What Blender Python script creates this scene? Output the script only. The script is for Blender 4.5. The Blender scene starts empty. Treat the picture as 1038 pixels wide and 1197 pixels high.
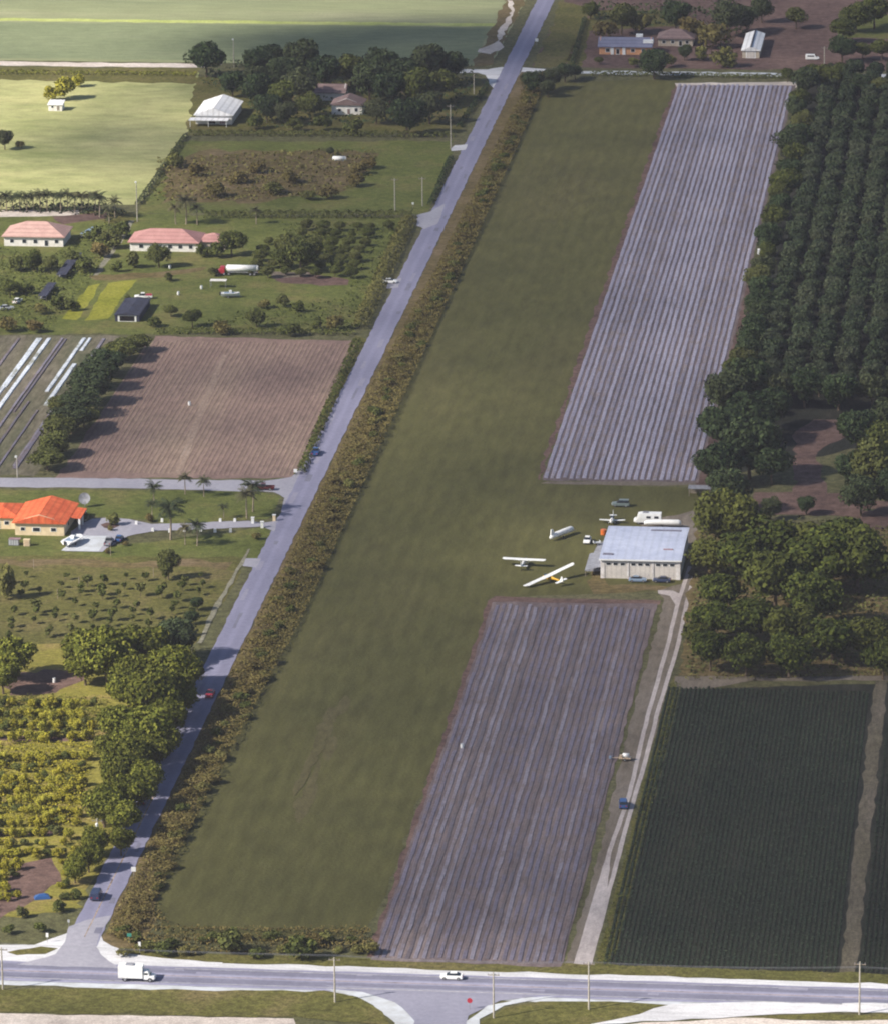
import bpy, math, random
import numpy as np
from mathutils import Vector, Matrix
random.seed(7); RNG = np.random.default_rng(7)
SC = bpy.context.scene; COL = SC.collection
HAZE = 0.00004
PI = math.pi; R = math.radians

# ---------------------------------------------------------------- camera frame (world: +Y along the runway, Z up)
F, CX, CY, CAMH = 6200.0, 519.0, 598.5, 390.0
def _dir(x, y): return Vector(((x-CX)/F, -(y-CY)/F, -1)).normalized()
AY = _dir(1260, -1266); AX = -_dir(-54000, -600); AX = (AX - AX.dot(AY)*AY).normalized(); AZ = AX.cross(AY)
M3 = Matrix((AX, AY, AZ))
def g(px, py, z=0.0):
    """ground survey: the world point at height z seen at a photo pixel"""
    w = M3 @ Vector(((px-CX)/F, -(py-CY)/F, -1)); t = (z-CAMH)/w.z
    return Vector((w.x*t, w.y*t, z))
def scale_at(py): return 1/ (g(501, py)-g(500, py)).length
cam = bpy.data.cameras.new('camera'); cam.sensor_fit = 'VERTICAL'; cam.sensor_height = 36; cam.lens = 36*F/1197
cam.clip_start = 5; cam.clip_end = 20000
co = bpy.data.objects.new('camera', cam); COL.objects.link(co)
mw = M3.to_4x4(); mw.translation = (0, 0, CAMH); co.matrix_world = mw; SC.camera = co

# ---------------------------------------------------------------- light
SUN_DIR = Vector((-0.86, -0.50, 0)).normalized(); ELEV = R(37)
SUN_DIR = (SUN_DIR*math.cos(ELEV) + Vector((0, 0, math.sin(ELEV)))).normalized()
W = bpy.data.worlds.new('World'); SC.world = W; W.use_nodes = True
nt = W.node_tree; sky = nt.nodes.new('ShaderNodeTexSky'); sky.sky_type = 'NISHITA'; sky.sun_disc = False
sky.sun_elevation = ELEV; sky.sun_rotation = math.atan2(SUN_DIR.x, SUN_DIR.y)
nt.links.new(sky.outputs[0], nt.nodes['Background'].inputs[0]); nt.nodes['Background'].inputs[1].default_value = 0.055
sl = bpy.data.lights.new('sun', 'SUN'); sl.energy = 5.0; sl.angle = R(0.5); sl.color = (1.0, 0.92, 0.80)
so = bpy.data.objects.new('sun', sl); COL.objects.link(so); so.rotation_euler = SUN_DIR.to_track_quat('Z', 'Y').to_euler()
SC.view_settings.view_transform = 'Standard'; SC.view_settings.look = 'None'
SC.view_settings.exposure = 1.0; SC.view_settings.gamma = 1
SC.cycles.filter_width = 2.0
SC.cycles.max_bounces = 6; SC.cycles.diffuse_bounces = 2; SC.cycles.glossy_bounces = 2

# ---------------------------------------------------------------- materials
def _new(name):
    m = bpy.data.materials.new(name); m.use_nodes = True
    n = m.node_tree; b = n.nodes['Principled BSDF']
    b.inputs['Specular IOR Level'].default_value = 0.25; b.inputs['Roughness'].default_value = 0.85
    return m, n, b
def c4(c): return (c[0], c[1], c[2], 1)
def _noise(n, scale, detail=4, rough=0.6, sx=1, sy=1, sz=1, dist=0):
    tc = n.nodes.new('ShaderNodeTexCoord'); mp = n.nodes.new('ShaderNodeMapping')
    mp.inputs['Scale'].default_value = (sx, sy, sz); n.links.new(tc.outputs['Object'], mp.inputs[0])
    t = n.nodes.new('ShaderNodeTexNoise'); t.inputs['Scale'].default_value = scale
    t.inputs['Detail'].default_value = detail; t.inputs['Roughness'].default_value = rough; t.inputs['Distortion'].default_value = dist
    n.links.new(mp.outputs[0], t.inputs['Vector']); return t.outputs['Fac']
def _ramp(n, fac, stops):
    r = n.nodes.new('ShaderNodeValToRGB'); e = r.color_ramp.elements
    while len(e) < len(stops): e.new(0.5)
    for k, (p, c) in enumerate(stops): e[k].position = p; e[k].color = c4(c)
    n.links.new(fac, r.inputs[0]); return r.outputs[0]
def _mix(n, a, b, fac, mode='MIX'):
    m = n.nodes.new('ShaderNodeMix'); m.data_type = 'RGBA'; m.blend_type = mode
    for s, v in ((m.inputs[0], fac), (m.inputs[6], a), (m.inputs[7], b)):
        if hasattr(v, 'links') or hasattr(v, 'is_linked'): n.links.new(v, s)
        else: s.default_value = v if isinstance(v, float) else c4(v)
    return m.outputs[2]
def ground(name, a, b, c, big=0.035, fine=0.5, grain=2.2, sx=1, sy=1, amp=0.5, rough=0.95, mow=None):
    """soil / grass: broad patches a-b-c, broken by finer clods and tufts"""
    m, n, p = _new(name)
    base = _ramp(n, _noise(n, big, 5, 0.62, sx, sy), [(0.3, a), (0.5, b), (0.7, c)])
    f = _ramp(n, _noise(n, fine, 4, 0.7, sx, sy), [(0.3, (1-amp,)*3), (0.7, (1+amp,)*3)])
    f2 = _ramp(n, _noise(n, grain, 2, 0.7), [(0.3, (1-amp*.7,)*3), (0.7, (1+amp*.7,)*3)])
    col = _mix(n, _mix(n, base, f, 1.0, 'MULTIPLY'), f2, 1.0, 'MULTIPLY')
    if mow:        # mower swaths, lengthwise
        tc = n.nodes.new('ShaderNodeTexCoord'); w = n.nodes.new('ShaderNodeTexWave'); w.bands_direction = 'X'; w.inputs['Scale'].default_value = .314/mow
        w.inputs['Distortion'].default_value = .8; w.inputs['Detail'].default_value = 2; w.inputs['Detail Scale'].default_value = .06
        n.links.new(tc.outputs['Object'], w.inputs['Vector']); col = _mix(n, col, _ramp(n, w.outputs['Fac'], [(.2, (.965, .965, .96)), (.8, (1.035, 1.03, 1.03))]), 1.0, 'MULTIPLY')
    n.links.new(col, p.inputs['Base Color']); p.inputs['Roughness'].default_value = rough
    p.inputs['Specular IOR Level'].default_value = 0.1
    bm = n.nodes.new('ShaderNodeBump'); bm.inputs['Strength'].default_value = 0.5; bm.inputs['Distance'].default_value = 0.25
    n.links.new(_noise(n, grain*.8, 3, 0.7), bm.inputs['Height']); n.links.new(bm.outputs[0], p.inputs['Normal'])
    return m
def paint(name, col, rough=0.5, spec=0.4, dirt=0.15, dscale=0.8, metal=0.0):
    m, n, p = _new(name)
    f = _ramp(n, _noise(n, dscale, 4, 0.65), [(0.35, (1-dirt*1.5, 1-dirt*1.6, 1-dirt*1.8)), (0.62, (1, 1, 1))])
    n.links.new(_mix(n, col, f, 1.0, 'MULTIPLY'), p.inputs['Base Color'])
    p.inputs['Roughness'].default_value = rough; p.inputs['Specular IOR Level'].default_value = spec; p.inputs['Metallic'].default_value = metal
    return m
def foliage(name, dark, mid, light, alt=None):
    m, n, p = _new(name)
    ge = n.nodes.new('ShaderNodeNewGeometry'); oi = n.nodes.new('ShaderNodeObjectInfo')
    base = _ramp(n, ge.outputs['Random Per Island'], [(0.05, dark), (0.5, mid), (0.95, light)])
    if alt:
        base = _mix(n, base, alt, _ramp(n, oi.outputs['Random'], [(0.35, (0, 0, 0)), (1, (.75,)*3)]))
    v = _ramp(n, oi.outputs['Random'], [(0, (.78,)*3), (1, (1.2,)*3)])
    cl = _ramp(n, _noise(n, 0.5, 3, 0.6), [(0.3, (.72,)*3), (0.7, (1.3,)*3)])
    n.links.new(_mix(n, _mix(n, base, v, 1.0, 'MULTIPLY'), cl, 1.0, 'MULTIPLY'), p.inputs['Base Color'])
    p.inputs['Roughness'].default_value = 0.8; p.inputs['Specular IOR Level'].default_value = 0.12
    return m
def glassy(name, col=(0.02, 0.025, 0.035)):
    m, n, p = _new(name); p.inputs['Base Color'].default_value = c4(col)
    p.inputs['Roughness'].default_value = 0.12; p.inputs['Specular IOR Level'].default_value = 0.5; return m
def tiles(name, a, b, period=0.35, along='X', rib=1.0, rough=.8):
    """roof covering with courses or ribs and weather stains"""
    m, n, p = _new(name)
    tc = n.nodes.new('ShaderNodeTexCoord'); w = n.nodes.new('ShaderNodeTexWave'); w.bands_direction = along
    w.inputs['Scale'].default_value = 1/period*0.16; w.inputs['Distortion'].default_value = 0.4
    n.links.new(tc.outputs['Object'], w.inputs['Vector'])
    base = _ramp(n, _noise(n, 0.35, 5, 0.65), [(0.35, a), (0.65, b)])
    s = _ramp(n, w.outputs['Fac'], [(0.0, (1-.18*rib,)*3), (0.4, (1+.05*rib,)*3)])
    f = _ramp(n, _noise(n, 2.5, 3, 0.7), [(0.3, (.85,)*3), (0.7, (1.1,)*3)])
    n.links.new(_mix(n, _mix(n, base, s, 1.0, 'MULTIPLY'), f, 1.0, 'MULTIPLY'), p.inputs['Base Color'])
    p.inputs['Roughness'].default_value = rough; p.inputs['Specular IOR Level'].default_value = .15; return m
def asphalt(name, a, b, lanes=None, worn=1.0):
    m, n, p = _new(name)
    base = _ramp(n, _noise(n, 0.05, 6, 0.6, 2.5, .5), [(0.3, a), (0.7, b)])
    f = _ramp(n, _noise(n, 0.9, 5, 0.75), [(0.3, (.86,)*3), (0.7, (1.14,)*3)])
    col = _mix(n, base, f, 1.0, 'MULTIPLY')
    if lanes:      # worn wheel tracks and the paler strip between the lanes
        ax, centre, half = lanes
        tc = n.nodes.new('ShaderNodeTexCoord'); sp = n.nodes.new('ShaderNodeSeparateXYZ'); n.links.new(tc.outputs['Object'], sp.inputs[0])
        mr = n.nodes.new('ShaderNodeMapRange'); mr.inputs[1].default_value = centre-half; mr.inputs[2].default_value = centre+half
        n.links.new(sp.outputs[ax], mr.inputs[0])
        k = lambda v: (1+(v-1)*worn,)*3
        st = [(0, k(1.35)), (.1, k(1.05)), (.2, k(.78)), (.36, k(.8)), (.45, k(1.35)), (.55, k(1.35)), (.64, k(.8)), (.8, k(.78)), (.9, k(1.05)), (1, k(1.35))]
        col = _mix(n, col, _ramp(n, mr.outputs[0], st), 1.0, 'MULTIPLY')
    n.links.new(col, p.inputs['Base Color']); p.inputs['Roughness'].default_value = 0.9; p.inputs['Specular IOR Level'].default_value = 0.2
    return m

M = {}
M['land'] = ground('rough_grassland', (.075, .07, .035), (.095, .095, .045), (.12, .11, .06), 0.02)
M['runway'] = ground('mown_runway_grass', (.082, .079, .028), (.089, .086, .032), (.098, .090, .037), 0.02, 0.35, 1.6, 1, .22, .22, .95, 4.4)
M['worn'] = ground('worn_runway_grass', (.100, .089, .040), (.106, .093, .044), (.113, .097, .049), 0.08, 0.5, 1.6, 1, .4, .22)
M['verge'] = ground('verge_grass', (.075, .075, .022), (.105, .10, .03), (.14, .115, .05), 0.07, 0.7)
M['lawn'] = ground('lawn_grass', (.075, .09, .022), (.105, .12, .032), (.15, .135, .05), 0.06, 0.5, 2, 1, 1, .35)
M['dry'] = ground('dry_pale_pasture', (.20, .225, .085), (.32, .325, .145), (.42, .40, .19), 0.022, 0.12, 1.2, 1, 2, .2)
M['farfield'] = ground('far_green_field', (.20, .225, .125), (.235, .255, .14), (.275, .28, .17), 0.012, 0.1, 1, .6, 3, .15)
M['fardark'] = ground('far_dark_crop', (.165, .195, .11), (.185, .215, .12), (.205, .23, .135), 0.02, 0.2, 1.2, .6, 2, .2)
M['yellowgreen'] = ground('bright_ditch_grass', (.28, .33, .1), (.36, .4, .13), (.42, .45, .18), 0.05, 0.3, 1.2, 1, 1, .2)
M['brown'] = ground('tilled_brown_soil', (.175, .118, .108), (.21, .145, .128), (.245, .18, .145), 0.03, 0.35, 2, 1.5, .5, .25)
M['furrow'] = ground('pale_soil_ridge', (.185, .13, .112), (.235, .17, .135), (.275, .205, .155), 0.03, 0.35, 2, 1.5, .5, .25)
M['soil'] = ground('dark_row_soil', (.12, .095, .10), (.15, .12, .125), (.185, .148, .145), 0.05, 0.3, 2, 2, .4, .35)
M['redsoil'] = ground('reddish_bare_soil', (.085, .055, .05), (.125, .08, .07), (.16, .105, .09), 0.05, 0.4, 2, 1, 1, .35)
M['sand'] = ground('pale_limerock', (.40, .35, .32), (.52, .46, .42), (.62, .56, .52), 0.06, 0.5, 2, 1, 1, .2)
M['shoulder'] = ground('white_limerock_shoulder', (.45, .45, .48), (.56, .56, .59), (.64, .64, .67), 0.05, 0.4, 2, .4, 2, .12)
M['track'] = ground('farm_track_rock', (.12, .10, .08), (.16, .135, .11), (.21, .18, .155), 0.06, 0.4, 2, 2, .5, .25)
M['rut'] = ground('wheel_rut_rock', (.33, .29, .285), (.40, .355, .35), (.47, .42, .415), 0.06, 0.5, 2, 2, .5, .2)
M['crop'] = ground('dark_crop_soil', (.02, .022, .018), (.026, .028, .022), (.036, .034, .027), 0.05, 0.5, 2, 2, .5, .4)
M['lane'] = ground('field_lane_soil', (.085, .075, .05), (.11, .095, .07), (.15, .125, .10), 0.06, 0.5, 2, 2, .5, .4)
M['lane2'] = ground('grassy_yard_path', (.17, .165, .12), (.21, .20, .15), (.25, .24, .19), 0.06, 0.5, 2, 1, 1, .3)
M['pathsoil'] = ground('trodden_pale_soil', (.22, .165, .14), (.27, .20, .165), (.31, .24, .20), 0.05, 0.4, 2, 1, 1, .25)
M['scrubsoil'] = ground('scrub_ground', (.095, .075, .03), (.13, .10, .045), (.16, .12, .07), 0.05, 0.4, 1.6, 1, 1.6, .4)
M['oldmulch'] = ground('weathered_field_strip', (.08, .09, .05), (.12, .11, .075), (.16, .14, .11), 0.05, 0.4, 1.6, 2, .4, .35)
M['garden'] = ground('yellow_garden_beds', (.16, .17, .02), (.22, .22, .03), (.27, .26, .05), 0.1, 0.8, 2, 1, 1, .3)
M['nursery'] = ground('nursery_ground', (.15, .14, .03), (.20, .18, .04), (.23, .17, .07), 0.08, 0.6, 2, 1, 2, .4)
M['concrete'] = paint('pale_concrete', (.52, .55, .6), .85, .2, .15, .3)
M['asphalt'] = asphalt('worn_asphalt', (.195, .195, .285), (.235, .232, .33), (0, -191.1, 3.4), .22)
M['highway'] = asphalt('highway_asphalt', (.19, .19, .265), (.235, .235, .32), (1, 970.8, 5.2), 1.0)
M['sideroad'] = asphalt('side_road_asphalt', (.215, .215, .285), (.27, .268, .34))
M['drive'] = asphalt('grey_drive_asphalt', (.27, .265, .32), (.34, .335, .39))
M['yellow'] = paint('faded_yellow_line', (.42, .34, .29), .9, .1, .45, .6)
M['whiteline'] = paint('faded_white_line', (.6, .6, .6), .9, .1, .35, .6)
def plastic(name, a, b, soil, thr):
    m, n, p = _new(name)
    base = _ramp(n, _noise(n, 0.06, 4, .6, 9, .5), [(0.3, a), (0.7, b)])
    torn = _ramp(n, _noise(n, 0.22, 5, .65, 1.5, .55), [(thr-.03, (0, 0, 0)), (thr+.1, (.85,)*3)])
    fleck = _ramp(n, _noise(n, 1.4, 3, .7, 1, .7), [(0.3, (.66,)*3), (0.7, (1.25,)*3)])
    n.links.new(_mix(n, _mix(n, base, soil, torn), fleck, 1.0, 'MULTIPLY'), p.inputs['Base Color'])
    p.inputs['Roughness'].default_value = 0.55; p.inputs['Specular IOR Level'].default_value = 0.35; return m
M['mulch'] = plastic('silver_mulch_film', (.225, .208, .275), (.305, .285, .37), (.235, .19, .185), .56)
M['mulchlow'] = plastic('dusty_mulch_film', (.118, .104, .145), (.172, .153, .205), (.145, .11, .105), .50)
M['mulch2'] = plastic('silver_mulch_film_bright', (.265, .248, .325), (.35, .33, .42), (.26, .21, .20), .60)
M['mulch3'] = plastic('silver_mulch_film_dull', (.185, .170, .225), (.25, .23, .30), (.23, .185, .175), .50)
M['mulchlow2'] = plastic('dusty_mulch_film_pale', (.165, .15, .19), (.24, .22, .27), (.16, .12, .115), .52)
M['mulchlow3'] = plastic('dusty_mulch_film_dark', (.10, .088, .112), (.142, .126, .158), (.13, .098, .095), .46)
M['mulchwhite'] = plastic('white_mulch_film', (.5, .55, .62), (.66, .70, .78), (.2, .2, .14), .55)
# foliage: dark, mid, light (+ alt per plant)
M['f_olive'] = foliage('olive_leaves', (.055, .066, .009), (.10, .112, .015), (.165, .168, .026))
M['f_green'] = foliage('green_leaves', (.05, .066, .016), (.085, .102, .025), (.13, .145, .036), (.085, .085, .03))
M['f_wood'] = foliage('wood_leaves', (.036, .050, .010), (.060, .078, .014), (.10, .118, .02), (.066, .068, .016))
M['f_dark'] = foliage('dark_leaves', (.024, .042, .018), (.042, .066, .027), (.068, .096, .038), (.06, .062, .03))
M['f_grove'] = foliage('grove_leaves', (.028, .044, .024), (.046, .065, .033), (.068, .092, .044), (.056, .062, .036))
M['f_brush'] = foliage('brown_olive_brush', (.10, .076, .026), (.165, .128, .045), (.21, .175, .06), (.095, .115, .03))
M['f_yellow'] = foliage('yellow_green_leaves', (.16, .155, .014), (.28, .255, .025), (.40, .34, .04), (.19, .19, .03))
M['f_palm'] = foliage('palm_fronds', (.022, .035, .018), (.042, .06, .03), (.085, .095, .04), (.09, .075, .04))
M['f_crop'] = foliage('dark_crop_leaves', (.012, .024, .015), (.023, .037, .022), (.040, .054, .030))
M['f_grassverge'] = foliage('verge_blades', (.05, .06, .014), (.08, .09, .02), (.12, .125, .03))
M['f_weed'] = foliage('weed_leaves', (.07, .08, .012), (.12, .125, .02), (.17, .165, .03))
M['bark'] = paint('grey_bark', (.16, .125, .095), .95, .1, .4, 2)
M['palebark'] = paint('pale_bark', (.36, .30, .24), .95, .1, .3, 2)
M['white'] = paint('white_paint', (.82, .83, .84), .4, .45, .08)
M['cream'] = paint('cream_stucco', (.76, .62, .42), .85, .2, .12)
M['wallwhite'] = paint('white_stucco', (.78, .76, .74), .85, .2, .12)
M['beige'] = paint('beige_stucco', (.55, .48, .40), .85, .2, .2)
M['doorbeige'] = tiles('beige_ribbed_door', (.56, .52, .50), (.66, .62, .58), .6, 'X', .5)
M['hangarwall'] = paint('hangar_wall', (.76, .73, .74), .8, .2, .2)
M['metalroof'] = tiles('galvanised_roof', (.37, .41, .55), (.45, .49, .62), 1.0, 'X', .35, .9)
M['rust'] = paint('rust_patch', (.38, .26, .30), .8, .2, .4, 1.5)
M['darkpatch'] = paint('dark_roof_panel', (.20, .20, .27), .8, .2, .3, 1.5)
M['orangetile'] = tiles('orange_roof_tiles', (.55, .10, .04), (.72, .17, .07), .9, 'X')
M['pinktile'] = tiles('salmon_roof_tiles', (.43, .265, .24), (.52, .34, .30), .9, 'Y')
M['rosetile'] = tiles('rose_roof_tiles', (.38, .195, .185), (.46, .25, .235), .9, 'Y')
M['browntile'] = tiles('brown_roof_shingles', (.17, .12, .12), (.23, .165, .16), .9, 'Y')
M['blueroof'] = tiles('blue_grey_roof', (.15, .16, .24), (.20, .21, .30), .9, 'Y')
M['whiteroof'] = tiles('white_metal_roof', (.66, .67, .70), (.8, .8, .82), 1.0, 'X')
M['navyroof'] = paint('navy_shade_roof', (.045, .05, .085), .8, .25, .3, .6)
M['orangewall'] = paint('orange_stucco', (.70, .36, .20), .85, .2, .15)
M['glass'] = glassy('dark_glass')
M['blueglass'] = glassy('blue_glass', (.03, .06, .10))
M['tyre'] = paint('tyre_rubber', (.02, .02, .022), .9, .2, .2)
M['steel'] = paint('grey_steel', (.34, .35, .38), .5, .5, .2, 2, .3)
M['greymetal'] = paint('grey_metal', (.27, .28, .33), .6, .4, .25, 1)
M['lamp'] = paint('lamp_glass', (.8, .8, .75), .15, .5, .02)
M['tail'] = paint('tail_lamp', (.4, .02, .02), .2, .5, .02)
M['wood'] = paint('pole_wood', (.30, .26, .22), .95, .1, .3, 3)
M['palewood'] = paint('pale_concrete_pole', (.48, .45, .40), .95, .1, .25, 3)
M['void'] = paint('unlit_interior', (.015, .014, .014), .95, .05, .1)
def body(name, c): M[name] = paint(name+'_car_paint', c, .28, .5, .05)
body('red', (.42, .03, .05)); body('blue', (.03, .09, .26)); body('navy', (.03, .045, .10)); body('black', (.018, .018, .022))
body('greenish', (.16, .20, .20)); body('maroon', (.10, .018, .02)); body('silver', (.45, .47, .5)); body('yellowp', (.72, .42, .05)); body('orange', (.65, .16, .04))
body('teal', (.05, .28, .22)); body('tan', (.55, .42, .30)); body('bluegrey', (.22, .30, .42))

# ---------------------------------------------------------------- mesh helpers
class MB:
    def __init__(s): s.v = []; s.f = []; s.mi = []
    def add(s, vs, fs, mi=0):
        o = len(s.v); s.v += [tuple(q) for q in vs]; s.f += [tuple(i+o for i in q) for q in fs]; s.mi += [mi]*len(fs); return s
    def box(s, c, d, rz=0, mi=0, top=1.0):
        cx, cy, cz = c; a, b, h = d[0]/2, d[1]/2, d[2]/2; ca, sa = math.cos(rz), math.sin(rz); vs = []
        for z, t in ((-h, 1), (h, top)):
            for x, y in ((-a, -b), (a, -b), (a, b), (-a, b)):
                x *= t; y *= t; vs.append((cx+x*ca-y*sa, cy+x*sa+y*ca, cz+z))
        return s.add(vs, [(3, 2, 1, 0), (4, 5, 6, 7), (0, 1, 5, 4), (1, 2, 6, 5), (2, 3, 7, 6), (3, 0, 4, 7)], mi)
    def tube(s, p, q, r0, r1=None, n=8, mi=0):
        r1 = r0 if r1 is None else r1; p, q = Vector(p), Vector(q); d = (q-p).normalized()
        u = d.orthogonal().normalized(); w = d.cross(u)
        vs = [p+(u*math.cos(2*PI*k/n)+w*math.sin(2*PI*k/n))*r0 for k in range(n)]+[q+(u*math.cos(2*PI*k/n)+w*math.sin(2*PI*k/n))*r1 for k in range(n)]
        fs = [(k, (k+1) % n, n+(k+1) % n, n+k) for k in range(n)]+[tuple(range(n-1, -1, -1)), tuple(range(n, 2*n))]
        return s.add(vs, fs, mi)
    def loft(s, rings, mi=0, cap=True):
        n = len(rings[0]); vs = [p for r in rings for p in r]; fs = []
        for i in range(len(rings)-1):
            fs += [(i*n+k, i*n+(k+1) % n, (i+1)*n+(k+1) % n, (i+1)*n+k) for k in range(n)]
        if cap: fs += [tuple(range(n-1, -1, -1)), tuple(range((len(rings)-1)*n, len(rings)*n))]
        return s.add(vs, fs, mi)
    def slab(s, pts, z0, z1, mi=0):
        n = len(pts); vs = [(x, y, z0) for x, y in pts]+[(x, y, z1) for x, y in pts]
        return s.add(vs, [tuple(range(n-1, -1, -1)), tuple(range(n, 2*n))]+[(k, (k+1) % n, n+(k+1) % n, n+k) for k in range(n)], mi)
    def build(s, name, mats, parent=None, smooth=False, loc=None, rot=None):
        me = bpy.data.meshes.new(name); me.from_pydata(s.v, [], s.f)
        for m in (mats if isinstance(mats, (list, tuple)) else [mats]): me.materials.append(m)
        me.polygons.foreach_set('material_index', s.mi)
        if smooth: me.polygons.foreach_set('use_smooth', [True]*len(s.f))
        me.update(); return link(name, me, parent, loc, rot)
def link(name, me, parent=None, loc=None, rot=None):
    o = bpy.data.objects.new(name, me); COL.objects.link(o); o.parent = parent
    if loc is not None: o.location = loc
    if rot is not None: o.rotation_euler = rot if not isinstance(rot, (int, float)) else (0, 0, rot)
    return o
def tag(o, label=None, cat=None, group=None, kind=None):
    for k, v in (('label', label), ('category', cat), ('group', group), ('kind', kind)):
        if v: o[k] = v
    return o
def thing(name, label, cat, loc, rz=0, group=None):
    o = bpy.data.objects.new(name, None); COL.objects.link(o); o.location = loc; o.rotation_euler = (0, 0, rz)
    o.empty_display_size = .5; return tag(o, label, cat, group)
def copy_tree(o, kids, loc=None, rz=None, sc=None, label=None, group=None):
    def rec(src, par):
        c = src.copy(); COL.objects.link(c); c.parent = par
        for k in kids.get(src, ()): rec(k, c)
        return c
    c = rec(o, None)
    if loc is not None: c.location = loc
    if rz is not None: c.rotation_euler = (0, 0, rz)
    if sc is not None: c.scale = sc if not isinstance(sc, (int, float)) else (sc,)*3
    if label: c['label'] = label
    if group: c['group'] = group
    return c

# ---------------------------------------------------------------- ground sheets
SHEETS = []
def _cross(a, b, c, d):
    o = lambda p, q, r: (q[0]-p[0])*(r[1]-p[1])-(q[1]-p[1])*(r[0]-p[0])
    return o(a, b, c)*o(a, b, d) < 0 and o(c, d, a)*o(c, d, b) < 0
def stack_height(P):
    """one small step above every earlier sheet this outline overlaps"""
    bb = (min(p[0] for p in P)-2, max(p[0] for p in P)+2, min(p[1] for p in P)-2, max(p[1] for p in P)+2); z = .012
    for Q, qb, qz in SHEETS:
        if qz+.006 <= z or bb[0] > qb[1] or bb[1] < qb[0] or bb[2] > qb[3] or bb[3] < qb[2]: continue
        n, m = len(P), len(Q)
        if in_poly(P[0][0], P[0][1], Q) or in_poly(Q[0][0], Q[0][1], P) or any(in_poly(p[0], p[1], Q) for p in P) or any(in_poly(q[0], q[1], P) for q in Q) or any(_cross(P[i], P[i-1], Q[j], Q[j-1]) for i in range(n) for j in range(m)): z = qz+.006
    SHEETS.append((P, bb, z)); return z
def in_poly(x, y, P):
    c = False; n = len(P)
    for i in range(n):
        a, b = P[i], P[i-1]
        if (a[1] > y) != (b[1] > y) and x < (b[0]-a[0])*(y-a[1])/(b[1]-a[1])+a[0]: c = not c
    return c
def sheet(name, pts, mat, jit=0.35, step=4.0, z=None):
    """a flat piece of ground with slightly ragged edges, laid a little above the previous ones (pts in metres)"""
    if z is None: z = stack_height([(p[0], p[1]) for p in pts])
    P = []
    n = len(pts)
    for i in range(n):
        a, b = Vector(pts[i][:2]), Vector(pts[(i+1) % n][:2]); k = max(1, int((b-a).length/step))
        for j in range(k): 
            q = a.lerp(b, j/k); P.append((q.x+random.uniform(-jit, jit), q.y+random.uniform(-jit, jit)*1.5, z))
    from mathutils.geometry import tessellate_polygon
    tr = tessellate_polygon([[Vector(p) for p in P]])
    me = bpy.data.meshes.new(name)
    fs = []
    for t in tr:
        a, b, c = (Vector(P[i]) for i in t)
        fs.append(t if (b-a).cross(c-a).z > 0 else (t[0], t[2], t[1]))
    me.from_pydata(P, [], fs); me.materials.append(mat); me.update()
    o = link(name, me); return tag(o, kind='structure')
def psheet(name, px, mat, jit=0.35, step=4.0): return sheet(name, [g(*p) for p in px], mat, jit, step)
def rect(x0, x1, y0, y1): return [(x0, y0), (x1, y0), (x1, y1), (x0, y1)]

big = MB().add([(-6000, -3000, 0), (6000, -3000, 0), (6000, 9000, 0), (-6000, 9000, 0)], [(0, 1, 2, 3)]).build('ground', M['land']); tag(big, kind='structure')
S = sheet
# far fields (top of the picture)
S('far_field', rect(-700, -199, 1846, 2300), M['farfield'])
S('far_crop_field', rect(-700, -206, 1850, 1915), M['fardark'], .6)
S('ditch_grass', rect(-700, -203, 1917, 1922), M['yellowgreen'], .5)
S('far_yard', rect(-184, 60, 1846, 2100), M['redsoil'], 1)
psheet('far_verge', [(622, 78), (660, 78), (690, 10), (655, 0), (645, 30)], M['verge'], 1)
psheet('far_lawn', [(660, 78), (690, 12), (790, 12), (800, 30), (690, 36), (680, 78)], M['verge'], 1)
psheet('far_bare_yard', [(800, 78), (815, 50), (870, 44), (960, 18), (975, 40), (958, 76)], M['redsoil'], 1.5)
psheet('far_meadow', [(975, 45), (1060, 45), (1060, 18), (1000, 18)], M['lawn'], 1.5)
S('far_tracks', rect(-206, -199, 1846, 2200), M['scrubsoil'], 1)
psheet('limerock_patch', [(556, 60), (572, 64), (590, 55), (580, 42), (597, 15), (594, 0), (600, 0), (601, 18), (585, 45)], M['sand'], .8)
# road to the left and right at the far end
S('far_road', rect(-560, -300, 1837, 1844), M['sand'], .5)
S('far_road', rect(-212, -194, 1834, 1840), M['shoulder'], .5)
psheet('far_road', [(553, 84), (588, 78), (598, 82), (586, 104), (576, 103), (568, 88)], M['shoulder'], .5)
psheet('far_road', [(611, 79), (640, 81), (630, 86), (606, 88)], M['shoulder'], .4)
S('far_road', rect(-169, -20, 1835, 1840.5), M['concrete'], .6)
# upper left pasture and parcels
psheet('pasture', [(-60, 84), (232, 84), (222, 150), (205, 175), (165, 238), (-60, 246)], M['dry'], 1)
psheet('pasture_dry_band', [(-60, 78), (236, 80), (228, 98), (-60, 92)], M['verge'], 1)
psheet('house_yard', [(228, 90), (555, 92), (570, 100), (535, 155), (218, 158), (225, 120)], M['verge'], 1)
psheet('scrub_field', [(207, 165), (532, 165), (498, 250), (160, 250), (175, 225)], M['lawn'], 1)
psheet('scrub_patch', [(195, 190), (240, 176), (400, 176), (440, 180), (430, 200), (400, 225), (300, 236), (190, 236)], M['scrubsoil'], 2)
psheet('house_yard', [(-80, 248), (480, 254), (414, 388), (-80, 392)], M['lawn'], 1)
psheet('yard_path', [(90, 246), (150, 246), (165, 262), (130, 262)], M['verge'], 1)
psheet('house_terrace', [(-60, 246), (92, 246), (95, 252), (-60, 254)], M['sand'], .6)
psheet('bare_strip', [(60, 253), (128, 248), (125, 255), (75, 262)], M['redsoil'], .5)
psheet('yard_path', [(151, 258), (159, 258), (114, 325), (106, 325)], M['lane2'], .5)
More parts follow.
